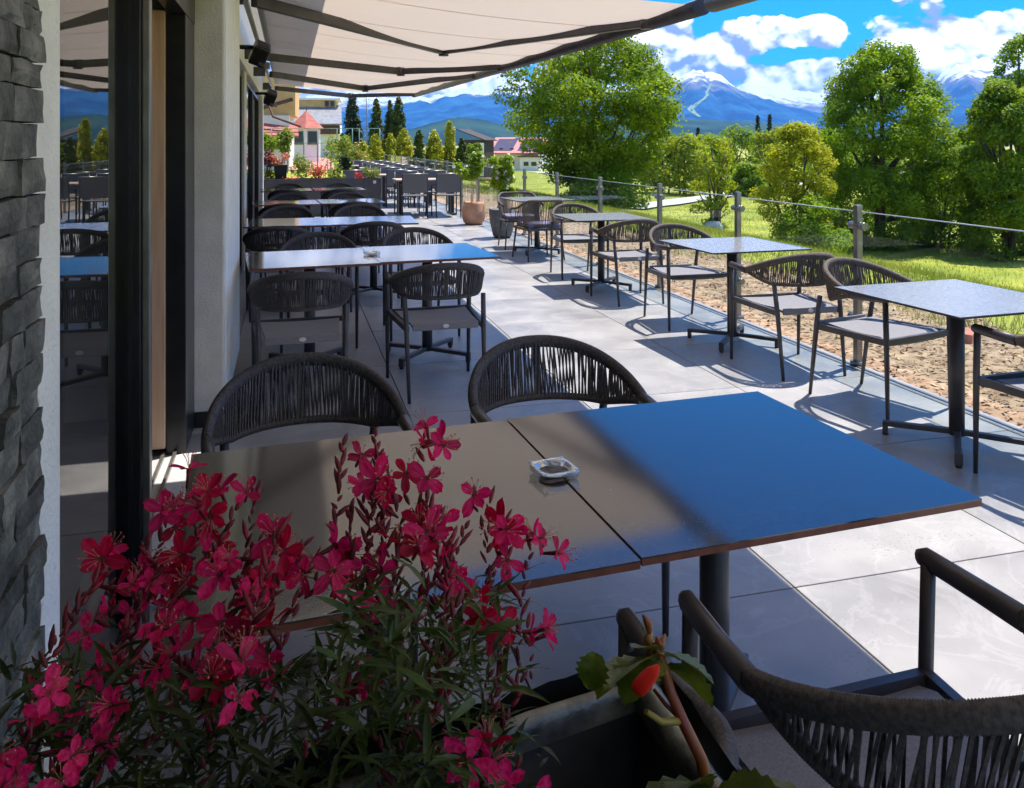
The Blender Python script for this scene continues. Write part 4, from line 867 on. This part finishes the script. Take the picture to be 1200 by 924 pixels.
box_plant('grass_tuft', 'pale grassy tuft at the right end of the planter box', 'plant', 435, 203, 17.3, 8, m_lime, 320, .12, 86, asp=.12, squash=1.4, group=GP)
box_plant('green_plant', 'green leafy plant between the red begonia and the mesh chair', 'plant', 393, 204, 17.3, 9, m_lime, 360, .06, 87, group=GP)
box_plant('green_plant', 'bright green plant at the foot of the black pot', 'plant', 316, 207, 17.4, 8, m_lime, 320, .07, 88, group=GP)
box_plant('green_plant', 'tall airy pale plant with upright stalks above the begonias', 'plant', 386, 185, 18.6, 13, m_lime, 300, .06, 89, base=0, squash=1.8, group='shrubs behind the planter box')
box_plant('green_plant', 'lime green shrub left of the red begonia, behind the box', 'plant', 350, 195, 19.5, 13, m_lime, 800, .07, 90, base=0, group='shrubs behind the planter box')
box_plant('garden_shrub', 'lime green shrub in front of the red-roofed pavilion', 'shrub', 333, 166, 25, 14, m_lime, 1500, .10, 91, base=0, group='shrubs behind the planter box')
box_plant('garden_shrub', 'green shrub tight against the end of the facade', 'shrub', 312, 168, 24, 11, m_maple, 1200, .10, 92, base=0, group='shrubs behind the planter box')
box_plant('garden_shrub', 'yellow-green shrub right of the pavilion before the court', 'shrub', 396, 172, 30, 15, m_lime, 1400, .10, 93, base=0, group='shrubs behind the planter box')
box_plant('garden_shrub', 'low flowering yellow shrub under the spruce', 'shrub', 420, 182, 32, 13, m_lime, 900, .10, 94, m_orange, 60, base=0, group='shrubs behind the planter box')
hb_ = dup(mc0, (cf(412, 19)[0], cf(412, 19)[1], 0), R(170), 'dark mesh chair standing alone behind the planter box, back panel toward the camera'); hb_.rotation_euler.z = R(8)

# potted trees
m_terra = mat('terracotta', (.42, .21, .12), (.55, .31, .20), 7, .85, 0, .1, 60); m_greypot = mat('grey_fibre_pot', (.10, .105, .11), (.15, .155, .16), 20, .8, 0, .2, 80); m_petal_w = mat('cream_blossom', (.7, .68, .6), (.78, .76, .7), 20, .7, transl=.3)
def potted(pot_name, pot_label, plant_name, plant_label, x, y, prof, pm_, soil_r, soil_z, cz, rx, rz_, seed, canes):
    p = thing(pot_name, pot_label, 'pot', (x, y, 0)); part('body', MB().lathe(prof, n=32), pm_, p); part('soil', MB().lathe([(0, soil_z), (soil_r, soil_z - .01)], n=24), m_soil, p)
    t = thing(plant_name, plant_label, 'plant', (x, y, soil_z)); rg = np.random.default_rng(seed); g = MB(); cz -= soil_z
    for k in range(canes): a = 2.1 * k; g.tube([(.07 * math.cos(a), .07 * math.sin(a), -.03), (.06 * math.cos(a), .06 * math.sin(a), cz * .5), (.05 * math.cos(a + .5), .05 * math.sin(a + .5), cz)], [.011, .010, .007], 7)
    part('stem', g, m_wood if canes > 1 else m_bark, t)
    cs = [(rg.normal(0, rx * .45), rg.normal(0, rx * .45), cz + rg.normal(0, rz_ * .45)) for _ in range(16)]
    V, F = leaves_np(cs, [rx * .42] * 16, 1500, .075, rg, asp=.5); part('foliage', npmesh('foliage', V, F), m_maple_dk, t, kind='stuff')
    V, F = leaves_np(cs, [rx * .47] * 16, 70, .06, rg, asp=1, shell=.95); part('blossoms', npmesh('blossoms', V, F), m_petal_w, t, kind='stuff')
potted('terracotta_pot', 'round terracotta pot at the end of the sunlit aisle', 'gardenia_tree', 'small round standard tree with cream blossoms in the terracotta pot', 3.30, 14.95,
       [(0, .0), (.14, .0), (.19, .05), (.222, .17), (.218, .28), (.19, .375), (.19, .415), (.172, .415), (.17, .36), (.0, .36)], m_terra, .17, .365, 1.0, .22, .26, 95, 3)
potted('grey_pot', 'tapered grey pot beside the woven bucket chairs', 'flowering_shrub', 'dark leafy shrub with a few pale blossoms in the grey pot', 3.28, 12.75,
       [(0, .0), (.12, .0), (.15, .04), (.20, .26), (.215, .45), (.195, .45), (.185, .38), (.0, .38)], m_greypot, .185, .385, .98, .20, .32, 96, 2)
bk = thing('brick', 'single red brick lying on the bark mulch beyond the nearest chairs', 'brick', (5.05, 5.25, hz(5.05, 5.25) + .02), R(35))
part('body', MB().box((0, 0, .035), (.25, .12, .07)), mat('red_brick', (.40, .13, .08), (.52, .2, .13), 20, .9, 0, .3, 60), bk, bev=.006)
p = at_depth(836, HYP, 21.6); sg = part('pale_stone', MB().lathe([(0, .26), (.16, .24), (.24, .14), (.26, 0), (.2, -.08)], n=11, sm=False), mat('pale_field_stone', (.42, .42, .40), (.58, .57, .55), 6, .9, 0, .5, 12), None, (p.x, p.y, hz(p.x, p.y))); tag(sg, 'pale round stone at the foot of the lone sapling in the meadow', 'stone')
# ------------------------------------------------------------------ THE ZINC TROUGH, THE PINK FLOWERS AND THE RED-STEMMED PLANT
ZR = 1.14
FR, NR, FL, NL = (.228, .508), (.235, .16), (-.285, .405), (-.285, .16)
st = thing('plant_stand', 'dark wooden stand under the zinc planter, close to the camera', 'stand', (-.03, .30, 0))
for sx_ in (-.2, .2):
    for sy_ in (-.1, .1): part('leg', MB().span((sx_ - .02, sy_ - .02, 0), (sx_ + .02, sy_ + .02, .86)), m_brown, st)
part('shelf', MB().span((-.25, -.14, .862), (.25, .16, .892)), m_brown, st, bev=.004); part('lower_shelf', MB().span((-.178, -.078, .3), (.178, .078, .32)), m_brown, st)
tr = thing('zinc_trough', 'galvanised zinc trough planter with folded rim at the bottom of the picture', 'planter', (0, 0, .893))
zr = ZR - .893
def sc(p, k, c=(-.03, .30)): return (c[0] + (p[0] - c[0]) * k, c[1] + (p[1] - c[1]) * k)
loop = [FL, FR, NR, NL]
bot = [sc(p, .86) for p in loop]; it = [sc(p, .985) for p in loop]; ib = [sc(p, .85) for p in loop]
g = MB(); g.add([(*p, 0) for p in bot] + [(*p, zr) for p in loop], [(3, 2, 1, 0)] + [(k, (k + 1) % 4, 4 + (k + 1) % 4, 4 + k) for k in range(4)]); part('outer_shell', g, m_gal, tr)
g = MB(); g.add([(*p, .006) for p in ib] + [(*p, zr) for p in it], [(0, 1, 2, 3)] + [(k, 4 + k, 4 + (k + 1) % 4, (k + 1) % 4) for k in range(4)]); part('inner_lining', g, m_zinc_in, tr)
rimo = [sc(p, 1.022) for p in loop]; rimi = [sc(p, .968) for p in loop]
for k in range(4):
    a, b = k, (k + 1) % 4; rows_ = []
    for t in range(13):
        u = t / 12; po = Vector((*rimo[a], 0)).lerp(Vector((*rimo[b], 0)), u); pi_ = Vector((*rimi[a], 0)).lerp(Vector((*rimi[b], 0)), u); wv = .0012 * math.sin(u * 17 + k) + .0008 * math.sin(u * 41)
        rows_.append([po + Vector((0, 0, zr - .016)), po.lerp(pi_, .04) + Vector((0, 0, zr + .004 + wv)), po.lerp(pi_, .35) + Vector((0, 0, zr + .0075 + wv)), po.lerp(pi_, .8) + Vector((0, 0, zr + .005 + wv)), pi_ + Vector((0, 0, zr - .001)), pi_.lerp(po, .05) + Vector((0, 0, zr - .012))])
    part('rim', MB().grid(rows_), m_gal, tr)
part('soil', MB().add([(*sc(p, .955), .11) for p in loop], [(3, 2, 1, 0)][::-1]), m_soil, tr)
m_liner = mat('black_plastic_liner', (.008, .008, .009), rough=.32); rows_ = []
rgx = random.Random(8)
for t in range(30):
    u = t / 29; p = Vector((*sc(FL, 1.04), 0)).lerp(Vector((*sc(FR, 1.05), 0)), .35 + .66 * u); hgt = .012 + .007 * rgx.random() + (.008 if 9 < t < 14 else 0)
    rows_.append([p + Vector((0, .003, zr - .05)), p + Vector((rgx.uniform(-.001, .001), .006 + rgx.uniform(-.001, .001), zr - .005)), p + Vector((0, .004 + rgx.uniform(-.002, .002), zr + hgt))])
part('liner', MB().grid(rows_), m_liner, tr)
rows_ = [[Vector((*sc(FR, 1.045), 0)).lerp(Vector((*sc(NR, 1.05), 0)), t / 20) + Vector((.006 + .002 * math.sin(t), 0, z_ + (.003 * rgx.random() if z_ > zr - .02 else 0))) for z_ in (zr - .06, zr - .015, zr + .002)] for t in range(21)]
part('liner', MB().grid(rows_), m_liner, tr)
# a stone on the soil
me = bpy.data.meshes.new('rock_body'); bm = bmesh.new(); bmesh.ops.create_icosphere(bm, subdivisions=3, radius=1)
for v in bm.verts: v.co *= 1 + .16 * math.sin(v.co.x * 4 + 1) * math.cos(v.co.y * 3.3) + .07 * math.sin(v.co.z * 9 + v.co.x * 7); v.co.x *= .024; v.co.y *= .017; v.co.z *= .015
bm.to_mesh(me); bm.free(); p = at_depth(697, 940, .47)
o = part('rock', me, mat('brown_stone', (.13, .09, .07), (.30, .23, .19), 60, .95, 0, .5, 200), None, (p.x, p.y, .893 + .11 + .012)); tag(o, 'small brown stone lying on the soil inside the zinc trough', 'stone')

m_stem_g = mat('green_stem', (.05, .07, .015), (.10, .09, .025), 40, .6); m_stem_r = mat('wine_red_stem', (.09, .012, .018), (.16, .03, .03), 40, .6)
m_pet = mat('magenta_petals', (.56, .007, .10), (.90, .04, .28), 90, .5, 0, 0, transl=.5, tcol=(1, .45, .75), rnd=.38, spec=.25, stretch=(5, .5, 5))
m_pet_r = mat('crimson_petals', (.36, .004, .03), (.62, .012, .11), 90, .5, 0, 0, transl=.45, tcol=(1, .4, .5), rnd=.3, spec=.25, stretch=(5, .5, 5))
m_bud = mat('crimson_buds', (.075, .005, .014), (.22, .012, .035), 60, .55, rnd=.3); m_sta = mat('stamens', (.5, .16, .16), rough=.7)
m_leafg = mat('gaura_leaves', (.016, .040, .010), (.065, .105, .022), 30, .5, 0, 0, transl=.3, tcol=(1, 1, .5), rnd=.4, spec=.35)
def petal_mesh(seed, L=.0195, W_=.0094):
    rg = random.Random(seed); P = []; cup = rg.uniform(.12, .4); tw = rg.uniform(-.25, .25)
    for i in range(8):
        v = i / 7; wd = W_ * .5 * (.16 + .84 * math.sin(min(1, max(0, (v - .05) / .95)) ** 1.25 * math.pi * .93) ** .8 if v > .08 else .16) ; row = []
        if i == 7: wd *= .55
        for j in range(5):
            u = -1 + j / 2; a = tw * v; row.append((wd * u * math.cos(a), L * v - (.0012 * abs(u) if i == 7 else 0), cup * L * v * v * (-.6) + .0022 * u * u * (v) + wd * u * math.sin(a)))
        P.append(row)
    me = MB().grid(P).mesh('petal'); me.materials.append(m_pet); return me
petals = [petal_mesh(s, L) for s, L in ((1, .0180), (2, .0195), (3, .0165), (4, .0155), (5, .019), (6, .0145))]
petals_r = []
for q in petals:
    q = q.copy(); q.materials.clear(); q.materials.append(m_pet_r); petals_r.append(q)
g = MB().tube([(0, 0, -.016), (0, 0, -.006), (0, 0, .001)], [.0012, .0018, .0026], 7); calyx = g.mesh('flower'); calyx.materials.append(m_bud)
g = MB(); rgx = random.Random(3)
for k in range(7): a = k * .9; e = Vector((.006 * math.cos(a), .006 * math.sin(a) - .006, .014)); g.tube([(0, 0, 0), e * .5 + Vector((0, 0, .002)), e], .00022, 4).tube([e, e + Vector((.001, .001, .0006))], .00055, 4)
stam = g.mesh('stamens'); stam.materials.append(m_sta)
buds = []
for s in range(3):
    L = (.012, .017, .009)[s]; g = MB().tube([(0, 0, 0), (0, 0, L * .3), (0, .0006, L * .7), (0, .0012, L)], [.0008, .0019, .0016, .0003], 6); me = g.mesh('bud'); me.materials.append(m_bud); buds.append(me)
def leaf_me(L, W_, fold, droop, name='leaf', m=None, wav=0):
    P = []
    for i in range(9):
        v = i / 8; wd = W_ * .5 * max(.03, math.sin(math.pi * (v ** .8)) ** .9) * (1 + wav * math.sin(i * 3.1)); P.append([(wd * u, L * v, -droop * L * v * v + fold * abs(u) * wd + .0006 * math.sin(i * 2 + u)) for u in (-1, -.5, 0, .5, 1)])
    me = MB().grid(P).mesh(name); me.materials.append(m or m_leafg); return me
leaves = [leaf_me(.042, .0075, .35, .25), leaf_me(.055, .0085, .3, .45), leaf_me(.034, .0065, .5, .1), leaf_me(.048, .0085, .25, .7)]
def orient(dirv, roll):                       # matrix whose local Y runs along dirv
    yv = dirv.normalized(); up = Vector((0, 0, 1)) if abs(yv.z) < .95 else Vector((1, 0, 0)); xv = yv.cross(up).normalized(); zv = xv.cross(yv)
    return (Matrix((xv, yv, zv)).transposed() @ Matrix.Rotation(roll, 3, 'Y'))
def gaura(label, base_pts, clusters, spikes, extra, seed, nleafobj, npetmax):
    rg = random.Random(seed); root = thing('gaura_plant', label, 'flowers', (base_pts[0][0], base_pts[0][1], 1.0)); o0 = root.location.copy(); cnt = [0, 0, 0]
    lv_v, lv_f = MB(), None; stems_g = 0; pet_x = MB()
    def put_leaf(p, dv, roll, s):
        me = rg.choice(leaves)
        if cnt[0] < nleafobj:
            o = part('leaf', me, None, root); o.matrix_local = Matrix.Translation(p - o0) @ orient(dv, roll).to_4x4() @ Matrix.Scale(s, 4); cnt[0] += 1
        else:
            m3 = orient(dv, roll); lv_v.add([p - o0 + m3 @ (v.co * s) for v in me.vertices], [tuple(f.vertices) for f in me.polygons], True)
    def stem(tip, nlv, red_from=.45, upright=.5, r=.0014):
        b = rg.choice(base_pts); b = Vector((b[0] + rg.uniform(-.03, .03), b[1] + rg.uniform(-.03, .03), 1.0)); mid = b.lerp(tip, .5); mid.z = b.z + (tip.z - b.z) * (.5 + .22 * upright) ; mid += Vector((rg.uniform(-.012, .012), rg.uniform(-.012, .012), 0))
        pts = [b * (1 - t) ** 2 + mid * 2 * t * (1 - t) + tip * t * t for t in (i / 9 for i in range(10))]
        part('stem', MB().tube(pts, [r * (1.15 - .6 * i / 9) for i in range(10)], 6), m_stem_r if rg.random() < .8 else m_stem_g, root)
        for k in range(nlv):
            t = rg.uniform(.25, .88); i = int(t * 9); p = pts[i].lerp(pts[i + 1], t * 9 - i); a = rg.uniform(0, 6.283); dv = Vector((math.cos(a), math.sin(a), rg.uniform(.1, 1.5))); put_leaf(p, dv, rg.uniform(-.5, .5), rg.uniform(.3, .62) * (1.15 - .6 * t))
        return pts
    def put_bud(p, dv, s=1):
        o = part('bud', rg.choice(buds), None, root); o.matrix_local = Matrix.Translation(p - o0) @ (orient(dv, 0) @ Matrix.Rotation(R(-90), 3, 'X')).to_4x4() @ Matrix.Scale(s, 4)
    def spike(pts, n, span=.05):
        tip = pts[-1]; ax = (pts[-1] - pts[-2]).normalized()
        for k in range(n):
            u = k / n; a = k * 2.4 + rg.random(); sd = Vector((math.cos(a), math.sin(a), 0)); put_bud(tip - ax * span * u, (ax * (1.2 - .5 * u) + sd * (.35 + .5 * u)), rg.uniform(.5, .95))
    def flower(c, face, s):
        pink = rg.random() < (.55 if c.z > 1.2 else .3); f = part('flower', calyx, None, root); m3 = (orient(face, rg.uniform(0, 6.28)) @ Matrix.Rotation(R(-90), 3, 'X')); f.matrix_local = Matrix.Translation(c - o0) @ m3.to_4x4() @ Matrix.Scale(s, 4)
        part('stamens', stam, None, f); a0 = rg.uniform(0, 6.28); n = 4 if rg.random() < .7 else 5
        for k in range(n):
            a = a0 + k * (6.283 / n if rg.random() < .5 else 1.25) + rg.uniform(-.15, .15); tilt = rg.uniform(.05, .65)
            mm = Matrix.Rotation(a, 4, 'Z') @ Matrix.Rotation(tilt, 4, 'X') @ Matrix.Scale(rg.uniform(.85, 1.1), 4)
            me = rg.choice(petals if pink else petals_r)
            if cnt[1] < npetmax: o = part('petal', me, None, f); o.matrix_local = mm; cnt[1] += 1
            else: full = Matrix.Translation(c - o0) @ m3.to_4x4() @ Matrix.Scale(s, 4) @ mm; pet_x.add([full @ v.co for v in me.vertices], [tuple(q.vertices) for q in me.polygons], True)
    for (px, py, d, n, rp) in clusters:
        n += (n > 1)
        tip = at_depth(px, py, d); pts = stem(tip, 7); tocam = (Vector((0, 0, HC)) - tip).normalized()
        spike(pts, rg.randint(3, 7), .045)
        for k in range(n):
            if n == 1: c = tip
            else: c = at_depth(px + rg.gauss(0, rp * .95), py + rg.gauss(0, rp * .95), d + rg.uniform(-.02, .02))
            out_ = (c - tip); out_ = out_.normalized() if out_.length > 1e-4 else Vector((0, 0, 1))
            face = (out_ * .7 + tocam * rg.uniform(-.1, 1.0) + Vector((rg.gauss(0, .4), rg.gauss(0, .4), .3))) if n > 1 else tocam + Vector((.1, 0, .1))
            flower(c + tocam * (.012 if n > 1 else 0), face, rg.uniform(.58, .9) * (.85 if d < .43 else 1) * (1.15 if n == 1 else 1))
    for k in range(9): spikes = spikes + [(rg.uniform(extra[1] + 50, extra[2] - 10), rg.uniform(extra[3] - 110, extra[4] - 120), rg.uniform(.45, .56))]
    for (px, py, d) in spikes:
        spike(stem(at_depth(px, py, d), 6, r=.0011), rg.randint(9, 14), .06)
    for k in range(extra[0]):
        px = rg.uniform(extra[1], extra[2]); py = rg.uniform(extra[3], extra[4]); stem(at_depth(px, py, rg.uniform(.42, .60)), 13, r=.0012)
    for k in range(extra[5]):                 # dense low foliage
        px = rg.uniform(extra[1], extra[2]); py = rg.uniform(extra[3] + 60, 990); p = at_depth(px, py, rg.uniform(.40, .60)); p.z = max(p.z, 1.012)
        if p.x < -.30: continue
        a = rg.uniform(0, 6.283); put_leaf(p, Vector((math.cos(a), math.sin(a), rg.uniform(-.2, 1.5))), rg.uniform(-.8, .8), rg.uniform(.28, .56))
    if lv_v.v: part('leaves', lv_v, m_leafg, root, kind='stuff')
    if pet_x.v: part('petals', pet_x, m_pet, root, kind='stuff')
    return root
gaura('bushy clump of magenta flowers with dark leaves before the glass door', [(-.20, .34), (-.13, .36), (-.16, .28), (-.08, .33)],
      [(122, 658, .52, 2, 16), (200, 607, .54, 2, 18), (238, 590, .53, 2, 16), (276, 598, .51, 4, 24), (303, 634, .51, 3, 22), (240, 648, .52, 3, 26), (356, 640, .51, 4, 24), (382, 662, .51, 2, 16), (214, 700, .50, 4, 30), (190, 748, .49, 3, 26), (252, 720, .49, 2, 22), (178, 662, .52, 2, 18),
       (332, 757, .47, 2, 18), (268, 818, .43, 3, 15), (216, 780, .47, 2, 20), (146, 768, .48, 2, 24), (100, 742, .52, 1, 12), (80, 856, .45, 3, 22), (24, 892, .41, 5, 30), (70, 905, .41, 3, 22), (140, 850, .44, 2, 20), (320, 690, .5, 2, 22), (412, 802, .46, 2, 8), (285, 670, .5, 3, 24), (165, 700, .51, 2, 22)],
      [(128, 632, .53), (64, 792, .47), (88, 776, .50), (206, 588, .54), (250, 572, .54), (300, 575, .53), (38, 796, .46), (350, 700, .5), (230, 760, .48), (170, 640, .53), (95, 700, .53), (270, 750, .48)],
      (46, 10, 400, 720, 900, 1000), 31, 210, 215)
gaura('taller loose clump of magenta flowers and red buds before the brown table', [(.02, .36), (.07, .38), (.0, .31), (.10, .34)],
      [(497, 514, .54, 3, 16), (478, 562, .53, 2, 14), (432, 556, .54, 2, 14), (452, 590, .53, 1, 8), (556, 580, .55, 1, 8), (592, 612, .55, 2, 12), (624, 634, .54, 2, 12), (594, 656, .53, 1, 6), (470, 652, .52, 2, 16), (506, 640, .52, 2, 14), (445, 708, .48, 1, 3), (574, 728, .52, 2, 12), (618, 736, .51, 2, 12), (545, 882, .45, 3, 20), (604, 906, .45, 2, 16), (528, 668, .53, 2, 16), (410, 650, .52, 1, 8), (520, 612, .53, 1, 8)],
      [(402, 522, .54), (440, 512, .55), (450, 540, .54), (574, 590, .55), (585, 640, .54), (545, 620, .54), (426, 590, .53), (612, 700, .52), (490, 600, .53), (410, 600, .53), (460, 690, .5), (500, 700, .51), (545, 700, .52), (590, 770, .5), (520, 810, .48), (430, 630, .52), (480, 840, .46), (440, 860, .45), (610, 800, .49), (500, 590, .53)],
      (56, 385, 592, 630, 900, 900), 32, 210, 150)

# begonia-like plant with red stem
root = thing('red_stemmed_plant', 'single red-stemmed plant with toothed leaves and one red bud in the trough', 'plant', tuple(at_depth(832, 960, .455)[:2]) + (1.0,)); o0 = root.location.copy()
def A_(px, py, d): return at_depth(px, py, d) - o0
m_bst = mat('red_green_stem', (.20, .035, .018), (.30, .15, .05), 26, .4, stretch=(1, 1, .35)); m_ylw = mat('yellow_green_stalk', (.22, .20, .04), (.30, .24, .06), 20, .45)
bp = [A_(*q) for q in ((838, 1010, .45), (832, 940, .455), (822, 890, .46), (800, 845, .465), (786, 812, .47), (778, 780, .475), (768, 752, .48))]
part('main_stem', MB().tube(bp, [.0040, .0038, .0034, .0033, .0030, .0026, .0020], 12), m_bst, root)
part('side_stalk', MB().tube([bp[3], A_(775, 846, .46), A_(757, 834, .455)], [.0022, .0019, .0015], 9), m_ylw, root)
part('side_stalk', MB().tube([bp[3], A_(780, 826, .47), A_(766, 808, .475)], [.0014, .0013, .001], 7), m_stem_r, root)
m_bleaf = mat('begonia_leaves', (.045, .085, .014), (.13, .17, .03), 45, .35, 0, .15, 120, transl=.3, tcol=(1, 1, .4), spec=.5, rnd=.25)
def lobed(L, W_, seed, droop):
    rg = random.Random(seed); P = []
    for i in range(13):
        v = i / 12; wd = W_ * .5 * max(.05, math.sin(math.pi * min(1, v * .93 + .07)) ** .7) * (1 + .14 * (1 if i % 2 else -1) * (v > .1)); P.append([(wd * u, L * v + .004 * (1 - abs(u)) * 0, -droop * L * v * v + .25 * abs(u) * wd + rg.uniform(-.0007, .0007)) for u in (-1, -.66, -.33, 0, .33, .66, 1)])
    me = MB().grid(P).mesh('leaf'); me.materials.append(m_bleaf); return me
def bleaf(a, b, W_, droop, seed, roll=0):
    a, b = A_(*a), A_(*b); o = part('leaf', lobed((b - a).length, W_, seed, droop), None, root); o.matrix_local = Matrix.Translation(a) @ orient(b - a, roll).to_4x4(); return o
for a, b, W_, dp, s, rl in (((768, 774, .48), (700, 764, .46), .030, .5, 1, .5), ((700, 766, .46), (688, 812, .455), .018, .3, 7, -.5), ((766, 776, .47), (730, 800, .45), .032, .4, 2, .2), ((764, 760, .48), (757, 736, .49), .020, .2, 3, .9), ((776, 770, .48), (832, 768, .47), .026, .5, 4, -.5), ((782, 780, .475), (836, 800, .48), .022, .4, 5, -.7), ((770, 768, .48), (744, 744, .47), .018, .3, 6, .4),
                            ((826, 925, .45), (786, 890, .43), .026, .4, 8, .6), ((850, 940, .44), (935, 902, .43), .03, .35, 9, -.4), ((860, 945, .44), (985, 918, .43), .026, .4, 10, -.3), ((840, 930, .44), (735, 925, .42), .028, .3, 11, .2), ((840, 935, .44), (905, 915, .42), .024, .3, 12, .3)):
    bleaf(a, b, W_, dp, s, rl)
g = MB(); c, e = A_(772, 780, .446), A_(744, 812, .440)
g.tube([c, c.lerp(e, .25), c.lerp(e, .6), c.lerp(e, .9), e], [.0014, .0046, .0058, .0054, .0026], 12, ell=.4); part('bud', g, mat('scarlet_bud', (.62, .012, .008), (.78, .03, .015), 50, .65, transl=.4, tcol=(1, .3, .2)), root)
for k in range(7):
    rgx = random.Random(k); c = A_(766 + rgx.uniform(-10, 12), 752 + rgx.uniform(-14, 26), .478); part('flower_bud', MB().tube([c, c + Vector((rgx.uniform(-.004, .004), 0, .006)), c + Vector((rgx.uniform(-.006, .006), 0, .011))], [.0014, .0028, .0006], 7), m_bst, root)
